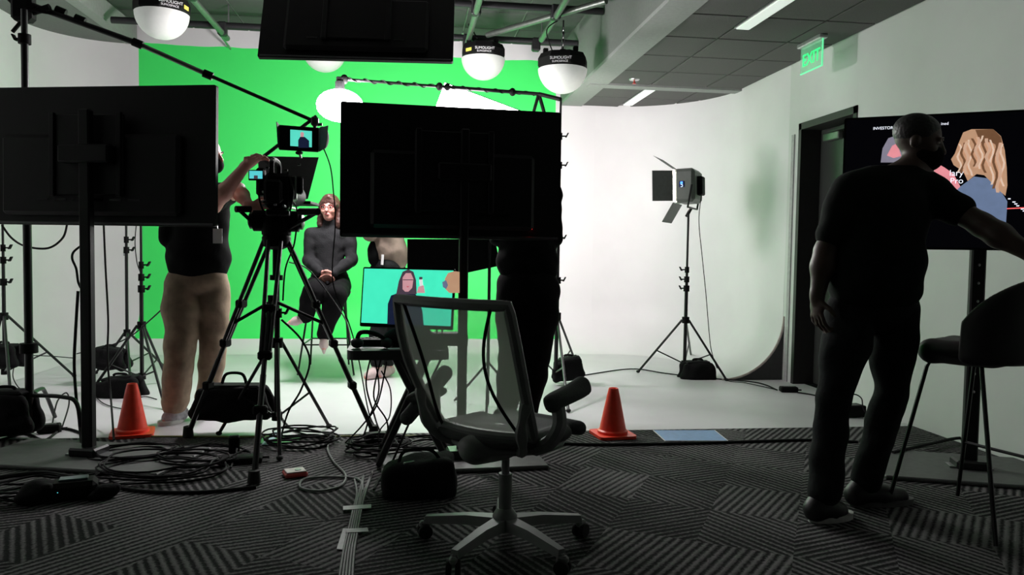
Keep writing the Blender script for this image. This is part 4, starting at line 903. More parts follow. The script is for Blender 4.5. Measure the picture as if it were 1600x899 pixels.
hr_ = [El(g(0, -.022, .045), (.088, .104, .094), A, .03), Cp(g(-.080, -.02, .03), g(-.088, .0, -.15), .030, .034, .04), Cp(g(.080, -.02, .03), g(.088, .0, -.15), .030, .034, .04), Cp(g(-.05, -.07, .0), g(-.05, -.06, -.16), .05, .04, .04), Cp(g(.05, -.07, .0), g(.05, -.06, -.16), .05, .04, .04), Cp(g(-.02, .055, .105), g(-.070, .045, .03), .022, .020, .03), Cp(g(.0, .060, .105), g(.070, .045, .03), .022, .020, .03), Cp(g(-.088, .0, -.13), g(-.098, .0, -.19), .030, .016, .03)]
link('hair', sdf_mesh('hair', hr_, .008, wrinkle=.002, wscale=120), HAIRB, w); face_bits(w, g, A, glasses=True)

# ---- cameraman behind the left television
D_ = 5.25; o_f = fl(268, 660)
w = person('cameraman in black tee and khaki trousers working the video camera', fl(290, 655))
X3 = np.array([cR, cF, V(0, 0, 1)])
aL, tL = P(272, 637, D_-.02), fl(254, 665); aR_, tR_ = P(322, 630, D_+.18), fl(312, 651)
aL = V(aL[0], aL[1], .10); aR_ = V(aR_[0], aR_[1], .10)
kL, kR_ = P(281, 545, D_-.04), P(333, 543, D_+.10); hL, hR = P(286, 452, D_), P(333, 450, D_+.06); pel = (hL+hR)/2+V(0, 0, .07)
chest = P(312, 340, D_+.02); shL, shR = P(276, 304, D_), P(346, 304, D_+.08); nk0, nk1 = P(314, 292, D_), P(320, 272, D_-.02); hdc = P(323, 243, D_-.02)
e1, w1 = P(333, 322, D_-.25), P(384, 259, D_-.40); e2, w2 = P(372, 297, D_-.05), P(389, 322, D_-.35)
hp_, g, A = head(hdc, V(.85, -.25, -.1), V(0, 0, 1), 1.03)
tor = [El(chest, (.185, .125, .20), X3, .07), El(lp(chest, pel, .55), (.185, .145, .19), X3, .07), El(pel, (.185, .135, .12), X3, .06), Cp(shL, shR, .065, .065, .06)]
hx = hand(w1, nz(w1-e1+V(0, 0, -.02)+cR*.10), -cF*.6+V(0, 0, .3), -V(0, 0, 1)*.6+cR*.5, .40, s=1.08)+hand(w2, nz(cR*.8-V(0, 0, .2)), V(0, 0, 1), cF, .6, s=1.05)
body = hp_+[Cp(nk0, nk1, .062, .058, .03)]+tor+limb(shR, e1, .055, .045)+limb(e1, w1, .046, .030, .08)+limb(shR+cF*.05, e2, .055, .047)+limb(e2, w2, .046, .031)+hx+limb(hL, kL, .09, .06)+limb(kL, aL, .058, .04)+limb(hR, kR_, .09, .06)+limb(kR_, aR_, .058, .04)+foot(aL, tL+V(0, 0, .03))+foot(aR_, tR_+V(0, 0, .03))
link('body', sdf_mesh('body', body, .0085), SKIN, w)
sleeve = limb(shR, lp(shR, e1, .62), .072, .068)+limb(shR+cF*.05, lp(shR+cF*.05, e2, .35), .070, .066)+limb(shL, lp(shL, P(262, 380, D_), .9), .072, .066)
link('t_shirt', sdf_mesh('t_shirt', inf(tor[:2]+[tor[3]], .014)+[El(lp(chest, pel, .72), (.205, .16, .18), X3, .06)]+sleeve, .011, wrinkle=.003, wscale=30, clips=[(P(312, 441, D_), V(0, 0, -1)), (nk0+V(0, 0, .035), V(0, 0, 1))]), TEEB, w)
tro = inf([tor[2]], .010)+limb(hL, kL, .122, .098, k=.015)+limb(kL, lp(kL, aL, .93), .098, .084, k=.015)+limb(hR, kR_, .112, .086, k=.015)+limb(kR_, lp(kR_, aR_, .93), .086, .070, k=.015)+[El(lp(kL, aL, .88), (.092, .085, .05), X3, .02), El(lp(kR_, aR_, .88), (.078, .075, .05), X3, .02)]
link('trousers', sdf_mesh('trousers', tro, .010, wrinkle=.007, wscale=19, clips=[(V(0, 0, .07), V(0, 0, -1))]), KHAKI, w)
shoe('shoe', aL, tL, w, SNEAK, SOLE, 1.12); shoe('shoe', aR_, tR_, w, SNEAK, SOLE, 1.12)
link('hair', sdf_mesh('hair', [El(g(0, -.025, .045), (.084, .100, .084), A, .03)], .009, clips=[(g(0, .05, .03), nz(A[1]*.9-A[2]*.5))]), HAIRK, w)
link('face_mask', sdf_mesh('face_mask', [El(g(0, .055, -.055), (.066, .066, .062), A, .02), El(g(0, .03, -.06), (.072, .05, .05), A, .02)], .008), TEEB, w)
face_bits(w, g, A, lips=False)
bq = P(340, 369, D_-.19); MB().box(bq, (.060, .004, .095), np.array([cR, cF, cU]), bev=.001).build('badge', PAPER, w); MB().path(crom([bq+cU*.048, P(338, 345, D_-.19), P(334, 320, D_-.16), P(330, 300, D_-.1)], 5), .003, 5).build('lanyard', STEEL, w)

# ---- person in black behind the middle screen
D_ = 5.15; w = person('person in black clothes standing behind the middle screen, head hidden', fl(808, 668))
aL, aR_ = P(790, 650, D_), P(826, 648, D_+.05); aL[2] = aR_[2] = .10; tL, tR_ = V(aL[0]-.02, aL[1]+.2, 0), V(aR_[0]+.06, aR_[1]+.2, 0)
kL, kR_ = P(802, 560, D_-.02), P(838, 555, D_-.02); hL, hR = P(803, 462, D_), P(846, 460, D_); pel = (hL+hR)/2+V(0, 0, .06)
chest = P(824, 340, D_+.03); shL, shR = P(786, 305, D_+.03), P(858, 303, D_+.03); nk0, nk1 = P(822, 292, D_+.04), P(822, 272, D_+.06); hdc = P(820, 250, D_+.07)
e1, w1, e2, w2 = P(778, 370, D_+.05), P(792, 385, D_+.25), P(866, 372, D_+.05), P(850, 385, D_+.25)
hp_, g, A = head(hdc, V(-.2, 1, -.1), V(0, 0, 1))
tor = [El(chest, (.165, .115, .20), X3, .07), El(lp(chest, pel, .55), (.16, .125, .19), X3, .07), El(pel, (.185, .15, .13), X3, .06), Cp(shL, shR, .06, .06, .06)]
hx = hand(w1, nz(w1-e1), V(0, 0, 1), cR, .35)+hand(w2, nz(w2-e2), V(0, 0, 1), -cR, .35)
body = hp_+[Cp(nk0, nk1, .055, .052, .03)]+tor+limb(shL, e1, .05, .042)+limb(e1, w1, .042, .028)+limb(shR, e2, .05, .042)+limb(e2, w2, .042, .028)+hx+limb(hL, kL, .09, .06)+limb(kL, aL, .058, .04)+limb(hR, kR_, .09, .06)+limb(kR_, aR_, .058, .04)+foot(aL, tL+V(0, 0, .03))+foot(aR_, tR_+V(0, 0, .03))
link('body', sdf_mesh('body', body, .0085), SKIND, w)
link('shirt', sdf_mesh('shirt', inf(tor[:2]+[tor[3]], .030)+[El(lp(chest, pel, .7), (.20, .16, .17), X3, .05)]+inf(limb(shL, lp(shL, e1, 1.), .05, .045)+limb(shR, lp(shR, e2, 1.), .05, .045), .016), .011, wrinkle=.004, wscale=34, clips=[(P(824, 436, D_), V(0, 0, -1)), (nk0+V(0, 0, .03), V(0, 0, 1))]), TEEB, w)
link('trousers', sdf_mesh('trousers', inf([tor[2]], .022)+limb(hL, kL, .118, .092)+limb(kL, lp(kL, aL, .96), .090, .062)+limb(hR, kR_, .122, .092)+limb(kR_, lp(kR_, aR_, .96), .090, .060), .011, wrinkle=.003, wscale=25), TROUB, w)
shoe('shoe', aL, tL, w, SHOEK); shoe('shoe', aR_, tR_, w, SHOEK)
link('hair', sdf_mesh('hair', [El(g(0, -.022, .035), (.086, .104, .092), A, .03), Cp(g(0, -.08, 0), g(0, -.07, -.10), .06, .05, .04)], .009), HAIRK, w)

# ---- make-up person in a taupe jacket beside the presenter
D_ = 7.15; w = person('person in taupe jacket and dark trousers beside the presenter, mostly hidden', fl(596, 586))
aL, aR_ = P(588, 571, D_), P(606, 566, D_+.12); aL[2] = aR_[2] = .10; tL, tR_ = V(aL[0]-.10, aL[1]-.13, 0), V(aR_[0]-.08, aR_[1]-.15, 0)
kL, kR_ = P(592, 500, D_-.02), P(612, 497, D_+.08); hL, hR = P(594, 425, D_), P(618, 424, D_+.05); pel = (hL+hR)/2+V(0, 0, .05)
chest = P(604, 345, D_-.02); shL, shR = P(583, 322, D_-.12), P(622, 318, D_+.12); nk0, nk1 = P(600, 308, D_), P(595, 294, D_-.03); hdc = P(590, 276, D_-.06)
e1, w1, e2, w2 = P(578, 366, D_-.15), P(574, 340, D_-.22), P(612, 365, D_+.15), P(584, 358, D_+.02)
hp_, g, A = head(hdc, V(-1, -.25, -.2), V(0, 0, 1), .96); B3 = np.array([cF, cR, V(0, 0, 1)])
tor = [El(chest, (.16, .11, .17), B3, .07), El(lp(chest, pel, .55), (.135, .11, .17), B3, .07), El(pel, (.165, .13, .12), B3, .06), Cp(shL, shR, .055, .055, .06)]
hx = hand(w1, nz(w1-e1), V(0, 0, 1), cF, .35)+hand(w2, nz(w2-e2), V(0, 0, 1), cF, .35)
body = hp_+[Cp(nk0, nk1, .05, .048, .03)]+tor+limb(shL, e1, .048, .040)+limb(e1, w1, .040, .026)+limb(shR, e2, .048, .040)+limb(e2, w2, .040, .026)+hx+limb(hL, kL, .085, .058)+limb(kL, aL, .056, .038)+limb(hR, kR_, .085, .058)+limb(kR_, aR_, .056, .038)+foot(aL, tL+V(0, 0, .03))+foot(aR_, tR_+V(0, 0, .03))
link('body', sdf_mesh('body', body, .0088), SKIN, w)
jk = inf(tor[:2]+[tor[3]], .03)+[El(P(612, 398, D_+.02), (.155, .145, .17), X3, .05), El(P(606, 420, D_+.05), (.15, .17, .11), X3, .05)]+inf(limb(shL, e1, .048, .042)+limb(e1, lp(e1, w1, .9), .042, .036)+limb(shR, e2, .048, .042)+limb(e2, lp(e2, w2, .9), .042, .036), .018)
link('jacket', sdf_mesh('jacket', jk, .011, wrinkle=.006, wscale=26), TAUPE, w)
link('shirt', sdf_mesh('shirt', [El(P(586, 396, D_-.06), (.065, .10, .13), X3, .04)], .010, wrinkle=.003), TEEB, w)
link('trousers', sdf_mesh('trousers', inf([tor[2]], .012)+limb(hL, kL, .10, .075)+limb(kL, lp(kL, aL, .9), .075, .06)+limb(hR, kR_, .10, .075)+limb(kR_, lp(kR_, aR_, .9), .075, .06), .011, wrinkle=.003, wscale=25), JEANS, w)
shoe('shoe', aL, tL, w, SHOEP); shoe('shoe', aR_, tR_, w, SHOEP)
link('hair', sdf_mesh('hair', [El(g(0, -.022, .038), (.088, .106, .094), A, .03), Cp(g(-.07, -.04, 0), g(-.07, -.03, -.15), .04, .035, .04), Cp(g(.07, -.04, 0), g(.07, -.03, -.15), .04, .035, .04)], .009, wrinkle=.003, wscale=90), HAIRL, w)
tag(MB().tube(P(597, 414, D_-.16), P(598, 398, D_-.16), .012, n=10).build('bottle', PAPER), 'slim white bottle held at the taupe jacket', 'bottle')

# ---- dark man standing at right
D_ = 3.52; w = person('man in dark polo and dark trousers standing at right, seen against the lit screen', fl(1330, 790))
aL, tL = P(1288, 770, D_-.02), fl(1322, 808); aR_, tR_ = P(1352, 752, D_+.20), fl(1418, 786); aL[2] = aR_[2] = .11
kL, kR_ = P(1302, 622, D_-.02), P(1392, 612, D_+.10); hL, hR = P(1332, 485, D_), P(1396, 483, D_+.05); pel = (hL+hR)/2+V(0, 0, .05)
chest = P(1385, 330, D_-.02); shL, shR = P(1330, 301, D_-.02), P(1440, 296, D_+.02); nk0, nk1 = P(1414, 278, D_), P(1430, 258, D_-.01); hdc = P(1435, 223, D_-.01)
e1, w1 = P(1290, 392, D_+.0), P(1277, 462, D_-.02); e2, w2 = P(1535, 352, D_-.18), P(1612, 398, D_-.32)
hp_, g, A = head(hdc, V(.80, -.55, -.25), V(0, 0, 1), 1.0)
M3 = np.array([nz(cR*.92+cF*.2), nz(cF*.92-cR*.2), V(0, 0, 1)])
tor = [El(chest, (.185, .125, .185), M3, .07), El(lp(chest, pel, .5), (.180, .135, .19), M3, .07), El(pel, (.165, .13, .13), M3, .06), Cp(shL, shR, .066, .066, .07), Cp(shR, nk0, .05, .05, .06), Cp(shL, nk0, .05, .05, .06)]
hx = hand(w1, nz(V(0, 0, -1)+cR*.02), cR*.3-cF, cR, .35, s=1.1)+hand(w2, nz(w2-e2), V(0, 0, 1), -cF, .2, s=1.1)
body = hp_+[Cp(nk0, nk1, .066, .062, .03)]+tor+limb(shL, e1, .058, .046)+limb(e1, w1, .046, .031, .08)+limb(shR, e2, .058, .047)+limb(e2, w2, .047, .032, .08)+hx+limb(hL, kL, .09, .06)+limb(kL, aL, .06, .042)+limb(hR, kR_, .09, .06)+limb(kR_, aR_, .06, .042)+foot(aL, tL+V(0, 0, .03))+foot(aR_, tR_+V(0, 0, .03))
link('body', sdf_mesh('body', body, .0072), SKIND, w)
pol = inf(tor[:2]+tor[3:], .016)+[El(lp(chest, pel, .62), (.20, .155, .19), M3, .06), El(P(1366, 452, D_), (.205, .165, .13), M3, .05)]+limb(shL, lp(shL, e1, .72), .080, .074, k=.04)+limb(shR, lp(shR, e2, .60), .078, .072, k=.04)
link('polo_shirt', sdf_mesh('polo_shirt', pol, .009, wrinkle=.003, wscale=28, clips=[(P(1366, 480, D_), V(0, 0, -1)), (nk0+V(0, 0, .05), V(0, 0, 1))]), POLO, w)
MB().path([nk0+V(0, 0, .02)+(A[0]*math.cos(q)+A[1]*math.sin(q))*.078 for q in [2*math.pi*i/16 for i in range(16)]], .014, 6, True).build('collar', POLO, w)
tro = inf([tor[2]], .026)+limb(hL, kL, .108, .074, k=.015)+limb(kL, lp(kL, aL, .95), .074, .074, k=.015)+limb(hR, kR_, .108, .074, k=.015)+limb(kR_, lp(kR_, aR_, .95), .074, .072, k=.015)
link('trousers', sdf_mesh('trousers', tro, .010, wrinkle=.005, wscale=22, clips=[(V(0, 0, .075), V(0, 0, -1))]), JEANS, w)
shoe('shoe', aL, tL, w, SHOEK, SOLE, 1.1); shoe('shoe', aR_, tR_, w, SHOEK, mat('sole_dark', (.10, .10, .10), .6), 1.1)
link('hair', sdf_mesh('hair', [El(g(0, -.02, .045), (.083, .101, .083), A, .03)], .008, clips=[(g(0, .05, .04), nz(A[1]*.9-A[2]*.45))]), HAIRK, w)
link('face_mask', sdf_mesh('face_mask', [El(g(0, .055, -.055), (.066, .066, .064), A, .02), El(g(0, .03, -.06), (.072, .05, .05), A, .02)], .008), TEEB, w); face_bits(w, g, A, lips=False)

# ================================================================== TASK CHAIR
cb = fl(788, 855); th = math.radians(42); cf_ = V(math.sin(th), math.cos(th), 0); cr_ = V(math.cos(th), -math.sin(th), 0)
def Q(x, y, z): return V(cb[0], cb[1], 0)+cr_*x+cf_*y+V(0, 0, z)
CA = np.array([cr_, cf_, V(0, 0, 1)])
tc_ = thing('task_chair', (cb[0], cb[1], 0), 'grey task chair with see-through mesh back in the middle foreground', 'chair')
for k in range(5):
    a = math.radians(72*k+86); d = V(math.cos(a), math.sin(a), 0); o = V(cb[0], cb[1], 0)
    sv = np.cross(d, V(0, 0, 1)); pts = [(.02, .042, .125, .085), (.16, .030, .120, .085), (.335, .020, .095, .066)]
    mbb = MB(); vs = []
    for (r_, hw_, zt, zb) in pts: vs += [o+d*r_+sv*hw_+V(0, 0, zb), o+d*r_-sv*hw_+V(0, 0, zb), o+d*r_-sv*hw_*.7+V(0, 0, zt), o+d*r_+sv*hw_*.7+V(0, 0, zt)]
    mbb.add(vs, [(i*4+j, i*4+(j+1) % 4, i*4+4+(j+1) % 4, i*4+4+j) for i in range(2) for j in range(4)]+[(3, 2, 1, 0), (8, 9, 10, 11)])
    lg = mbb.build('base_leg', CHAIRG, tc_, angle=30)
    cc = o+d*.34+V(0, 0, .030); wa = nz(np.cross(d, V(0, 0, 1))+d*.6)
    cs = MB()
    for q in (-1, 1): cs.lathe([(.008, -.009), (.028, -.009), (.030, -.005), (.030, .005), (.028, .009), (.008, .009)], cc+wa*q*.017, 16, np.array([nz(np.cross(wa, V(0, 0, 1))), V(0, 0, 1), wa]))
    cs.build('caster', RUBBER, lg); MB().tube(cc+V(0, 0, .02), o+d*.33+V(0, 0, .075), .014, n=8).box(cc+V(0, 0, .028), (.03, .045, .03), np.array([wa, np.cross(wa, V(0, 0, 1)), V(0, 0, 1)]), bev=.008).build('caster_fork', CHAIRG, lg)
MB().lathe([(.05, .08), (.05, .13), (.038, .15), (.030, .16)], Q(0, 0, 0), 16).build('hub', CHAIRG, tc_)
MB().tube(Q(0, 0, .15), Q(0, 0, .30), .027, n=16).build('column_sleeve', CHAIRG, tc_); MB().tube(Q(0, 0, .29), Q(0, 0, .41), .016, n=14).build('gas_lift', CHAIRG, tc_)
MB().box(Q(0, .0, .425), (.20, .24, .05), CA, bev=.018).build('mechanism', BLACK, tc_)
# seat pan and cushion
st_ = [El(Q(0, .03, .475), (.245, .235, .030), CA, .03), Cp(Q(-.20, .235, .468), Q(.20, .235, .468), .030, .030, .03), El(Q(0, -.14, .48), (.225, .09, .035), CA, .03), Cp(Q(-.2, .1, .475), Q(-.2, -.1, .48), .03, .03, .03), Cp(Q(.2, .1, .475), Q(.2, -.1, .48), .03, .03, .03)]
link('seat_cushion', sdf_mesh('seat_cushion', st_, .010), CHAIRU, tc_)
link('seat_pan', sdf_mesh('seat_pan', [El(Q(0, .01, .440), (.235, .225, .042), CA, .03), Cp(Q(0, -.05, .435), Q(0, -.20, .44), .07, .06, .05)], .010), CHAIRG, tc_)
# back: frame rails, mesh, ribs. profile leans back with height
def bk_(x, s):
    # s 0..1 from bottom to top; surface wraps forward at its sides
    z = .50+.50*s; y = -.205-.20*s-.03*math.sin(math.pi*s); hw_ = .205+.055*math.sin(math.pi*(.10+.62*s))*1.0+.005*s
    return Q(x*hw_, y+.065*(abs(x)**2)*(1-.35*s), z)
N1, N2 = 16, 18
vs = [bk_(-1+2*i/N1, j/N2) for j in range(N2+1) for i in range(N1+1)]
MB().add(vs, [(j*(N1+1)+i, j*(N1+1)+i+1, (j+1)*(N1+1)+i+1, (j+1)*(N1+1)+i) for j in range(N2) for i in range(N1)]).build('back_mesh', MESHF, tc_)
lpath = [bk_(-1, j/20) for j in range(21)]; rpath = [bk_(1, j/20) for j in range(21)]; tpath = [bk_(-1+2*i/16, 1) for i in range(17)]; bpath = [bk_(-1+2*i/16, 0) for i in range(17)]
loop = lpath+tpath[1:]+rpath[::-1][1:]+bpath[::-1][1:-1]
MB().path(loop, .021, 8, True).build('back_frame', CHAIRG, tc_)
for q in (-1, 1):
    MB().path([bk_(q*(.80-.42*math.sin(math.pi*min(1, (1-j/20)*1.05))*.62), j/20)-cf_*.012 for j in range(21)], .0065, 6).build('back_rib', BLACK, tc_)
    MB().path(crom([bk_(q, .30), Q(q*.23, -.235, .56), Q(q*.20, -.18, .46), Q(q*.10, -.06, .425)], 6), [.020+.004*math.sin(i) for i in range(19)], 8).build('back_support', CHAIRG, tc_)
    # arms
    ar = MB().path(crom([Q(q*.20, -.10, .45), Q(q*.275, -.11, .49), Q(q*.30, -.09, .55), Q(q*(.275 if q > 0 else .33), -.06, .61)], 6), .028, 8).build('arm_support', CHAIRG, tc_)
    if q > 0: pad = [Cp(Q(.275, -.10, .625), Q(.265, .13, .665), .030, .036, .02), El(Q(.27, .02, .645), (.046, .16, .026), CA, .02)]
    else: pad = [Cp(Q(-.335, .02, .665), Q(-.375, -.17, .50), .034, .030, .02), El(Q(-.355, -.07, .585), (.030, .13, .028), CA, .02)]
    link('arm_pad', sdf_mesh('arm_pad', pad, .009), CHAIRU, ar)

# ================================================================== BLACK BAR STOOL AT RIGHT
fA, fB, fC = fl(1387, 792), fl(1496, 778), fl(1556, 858); fD = fB+fC-fA; bc = (fB+fC)/2; BZ = .765
bs = thing('bar_stool', (bc[0], bc[1], 0), 'black upholstered bar stool with rounded back at the right edge', 'stool')
su = nz(V(*(fC-fA)[:2], 0)); sw = nz(V(-su[1], su[0], 0))
seat_c = V(*P(1538, 572, dep(bc))[:2], BZ)
sd = nz(-cR*.62+cF*.78); ss = np.cross(sd, V(0, 0, 1)); SA = np.array([sd, ss, V(0, 0, 1)])
link('seat', sdf_mesh('seat', [El(seat_c, (.26, .24, .055), SA, .03), Cp(seat_c-sd*.08+ss*.13, seat_c+sd*.17+ss*.11, .048, .046, .04), Cp(seat_c-sd*.08-ss*.15, seat_c+sd*.17-ss*.13, .048, .046, .04), Cp(seat_c+sd*.18-ss*.12, seat_c+sd*.18+ss*.11, .046, .046, .04)], .010), STOOLU, bs)
bkp = []
for i in range(31):
    a = math.radians(-88+176/30*i); o = seat_c-sd*(.20*math.cos(a)+.02)+ss*.27*math.sin(a); hgt = .315*max(.02, math.cos(a*.92))**.45
    bkp.append(Cp(o, o+V(0, 0, max(.03, hgt))-sd*.03*math.cos(a), .030, .026, .03))
link('backrest', sdf_mesh('backrest', bkp, .012), STOOLU, bs)
for f, t in ((fA, seat_c+sd*.18+ss*.05*0-ss*.14), (fB, seat_c+sd*.10+ss*.16), (fC, seat_c-sd*.05-ss*.17), (fD, seat_c-sd*.14+ss*.14)):
    t = V(t[0], t[1], BZ-.035); f = V(f[0], f[1], .010); kx = lp(t, f, .06)-nz(f-t)*0
    MB().path([t+(seat_c-t)*V(1, 1, 0)*.35, t+(seat_c-t)*V(1, 1, 0)*.05, kx, f], .0095, 8).build('leg', BLACKM, bs)
fr2 = [lp(V(t[0], t[1], BZ), V(f[0], f[1], 0), .62) for f, t in ((fA, seat_c+sd*.18-ss*.14), (fB, seat_c+sd*.10+ss*.16), (fD, seat_c-sd*.14+ss*.14), (fC, seat_c-sd*.05-ss*.17))]
MB().tube(fr2[1], fr2[2], .008, n=6).build('foot_rail', BLACKM, bs)

# ================================================================== FLOOR THINGS
def cone(px, py, h, label, yaw):
    b = fl(px, py); t = thing('traffic_cone', (b[0], b[1], 0), label, 'traffic cone', 'orange traffic cones')
    MB().prism(rrect(.25, .25, .035, 4), (b[0], b[1], .002), axes_z(yaw)[0], axes_z(yaw)[1], V(0, 0, 1), .018).build('base', CONE, t, smooth=False)
    MB().lathe([(.094, .0), (.088, .02), (.040, h*.86), (.030, h), (.024, h), (.020, h-.02)], (b[0], b[1], .016), 28).build('cone_body', CONE, t)
    MB().lathe([(.098, .0), (.098, .018), (.088, .026)], (b[0], b[1], .018), 28).build('skirt', CONE, t)
cone(207, 679, .305, 'orange traffic cone at left between the stands and the cameraman', .25)
cone(957, 681, .295, 'orange traffic cone at right on the edge of the white floor', .12)
# blue sheet taped to the carpet and green tape piece
def floor_sheet(name, pts, m, label, cat, z=.003, th=.002, border=None):
    vs = [fl(*p) for p in pts]; c = sum(vs)/len(vs); t = thing(name, (c[0], c[1], 0), label, cat) if border else None
    def mk(k, z0): 
        q = [c+(v-c)*k for v in vs]; n = len(q); return MB().add([V(a[0], a[1], z0) for a in q]+[V(a[0], a[1], z0+th) for a in q], [tuple(range(n))[::-1], tuple(range(n, 2*n))]+[(i, (i+1) % n, n+(i+1) % n, n+i) for i in range(n)])
    if border: mk(1.04, z).build('border', border, t, smooth=False); mk(1., z+.0012).build('sheet', m, t, smooth=False)
    else: tag(mk(1., z).build(name, m, smooth=False), label, cat)
floor_sheet('blue_sheet', [(1022, 674), (1116, 674), (1136, 690), (1040, 690)], BLUES, 'blue sheet with white border lying on the carpet edge', 'sheet', border=PAPER)
floor_sheet('green_tape', [(412, 682), (470, 681), (466, 692), (404, 694)], TAPEGN, 'green tape patch on the carpet under the camera tripod', 'tape')
floor_sheet('clear_sheet', [(408, 697), (428, 677), (436, 677), (424, 697)], mat('pale_blue', (.35, .45, .55), .4), 'pale blue plastic sheet beside the green tape under the tripod', 'sheet', z=.006)
floor_sheet('white_tape', [(536, 796), (580, 793), (580, 799), (536, 802)], TAPEW, 'short white tape across the cable bundle, farther one', 'tape', z=.0125)
floor_sheet('white_tape', [(526, 860), (536, 828), (550, 828), (544, 862)], TAPEW, 'wide white tape strip along the cable bundle', 'tape')
floor_sheet('white_tape', [(540, 832), (574, 830), (576, 836), (542, 838)], TAPEW, 'short white tape across the cable bundle, nearer one', 'tape', z=.0125)
floor_sheet('white_tape', [(553, 792), (558, 778), (562, 778), (559, 792)], TAPEW, 'narrow white tape tab at the start of the cable bundle', 'tape')
tag(MB().path([fl(180, 683)+V(0, 0, .004), fl(420, 684)+V(0, 0, .004), fl(700, 682)+V(0, 0, .004)], .006, 6).build('edge_strip', mat('edge_strip_yellow', (.35, .36, .12), .6)), 'thin yellowish strip along the carpet edge at left', 'edging')
# little red and white device
dv = fl(461, 744); dt = thing('pocket_device', (dv[0], dv[1], 0), 'small red box with pale top on the carpet', 'device')
MB().box((dv[0], dv[1], .014), (.115, .10, .026), axes_z(.35), bev=.008).build('case', REDP, dt); MB().box((dv[0], dv[1], .029), (.100, .085, .006), axes_z(.35), bev=.002).build('lid', mat('device_top', (.55, .50, .47), .5), dt)
MB().lathe([(.018, 0), (.016, .004), (.001, .005)], (dv[0]+.015, dv[1], .031), 16).build('dial', STEEL, dt)
# black equipment bag under the table
eb_ = fl(655, 772); bgm = [Cp(V(eb_[0]+q*.135, eb_[1]+w_, .03), V(eb_[0]+q*.13, eb_[1]+w_, .13+.02*q), .045, .038, .05) for q in (-1, -.5, 0, .5, 1) for w_ in (-.06, .02, .08)]+[El(V(eb_[0], eb_[1], .085), (.16, .11, .085), k=.05)]
bgt = thing('equipment_bag', (eb_[0], eb_[1], 0), 'bulging black equipment bag on the carpet in front of the folding table', 'bag')
link('bag_body', sdf_mesh('bag_body', bgm, .012, wrinkle=.004, wscale=30, clips=[(V(0, 0, .004), V(0, 0, -1))]), BAG, bgt)
MB().path(crom([V(eb_[0]-.1, eb_[1]-.03, .16), V(eb_[0]-.07, eb_[1]-.02, .215), V(eb_[0]+.05, eb_[1]-.02, .22), V(eb_[0]+.1, eb_[1]-.03, .17)], 6), .009, 6).build('bag_handle', BAG, bgt)
MB().box(V(eb_[0]-.05, eb_[1]-.055, .165), (.06, .012, .02), axes_z(.5), bev=.003).build('buckle', STEEL, bgt)
# small black gear heap at left
gp = fl(90, 782); gt = thing('cable_box', (gp[0], gp[1], 0), 'black cable box with blue lamp in the heap at lower left', 'connector box')
MB().box((gp[0]+.06, gp[1]+.03, .045), (.20, .13, .085), axes_z(.3), bev=.02).build('case', BLACK, gt); MB().box((gp[0]+.06, gp[1]+.03, .092), (.12, .06, .012), axes_z(.3), bev=.003).build('top_plate', mat('plate_teal', (.10, .14, .15), .3, .6), gt)
MB().ell((gp[0]+.02, gp[1]-.045, .05), (.006, .006, .006), n=8, m=6).build('lamp', emis('led_teal', (.1, .6, .7), 1.2), gt)
tb_ = link('cable_pouch', sdf_mesh('cable_pouch', [El(V(gp[0]-.07, gp[1], .045), (.09, .08, .05), k=.03), El(V(gp[0]-.10, gp[1]-.05, .03), (.07, .05, .036), k=.02), Cp(V(gp[0]-.12, gp[1]+.02, .05), V(gp[0]-.02, gp[1]-.05, .07), .025, .03, .02)], .012, wrinkle=.005, wscale=35, clips=[(V(0, 0, .003), V(0, 0, -1))]), BAG); tag(tb_, 'limp black pouch in the heap at lower left', 'pouch')
tb_ = link('cable_pouch', sdf_mesh('cable_pouch', [El(V(gp[0]+.20, gp[1]+.02, .03), (.06, .05, .034), k=.03), Cp(V(gp[0]+.16, gp[1]-.03, .02), V(gp[0]+.25, gp[1]+.03, .04), .02, .02, .02)], .012, wrinkle=.005, wscale=35, clips=[(V(0, 0, .003), V(0, 0, -1))]), BAG); tag(tb_, 'small dark pouch right of the blue-lamp box at lower left', 'pouch')
# power bricks and boxes
def brick(px, py, size, yaw, name, label, cat, m=BLACK, z=0):
    b = fl(px, py); t = thing(name, (b[0], b[1], z), label, cat); MB().box((b[0], b[1], z+size[2]/2+.003), size, axes_z(yaw), bev=.008).build('case', m, t)
    MB().box(V(b[0], b[1], z+size[2]+.004), (size[0]*.6, size[1]*.55, .002), axes_z(yaw)).build('label_plate', BLACKM, t); MB().tube(V(b[0], b[1], z+.02)+axes_z(yaw)[0]*size[0]*.48, V(b[0], b[1], z+.02)+axes_z(yaw)[0]*(size[0]*.5+.035), .007, n=6).build('strain_relief', RUBBER, t); return t
brick(1232, 613, (.15, .07, .045), -.15, 'power_adapter', 'black power adapter on the white floor near the door', 'power adapter')
bx_ = brick(1331, 651, (.16, .12, .085), .1, 'junction_box', 'black box on the white floor behind the man at right', 'box')
brick(77, 676, (.13, .08, .05), .3, 'power_adapter', 'black adapter on the floor beneath the boom stand leg', 'power adapter')
brick(366, 712, (.06, .05, .11), .2, 'transmitter', 'small upright black transmitter left of the tripod front leg', 'transmitter')
brick(378, 722, (.22, .12, .03), .1, 'power_strip', 'flat black power strip on the carpet behind the tripod front leg', 'power strip')
brick(590, 690, (.16, .10, .05), .2, 'power_adapter', 'black adapter under the left leg of the folding table', 'power adapter')
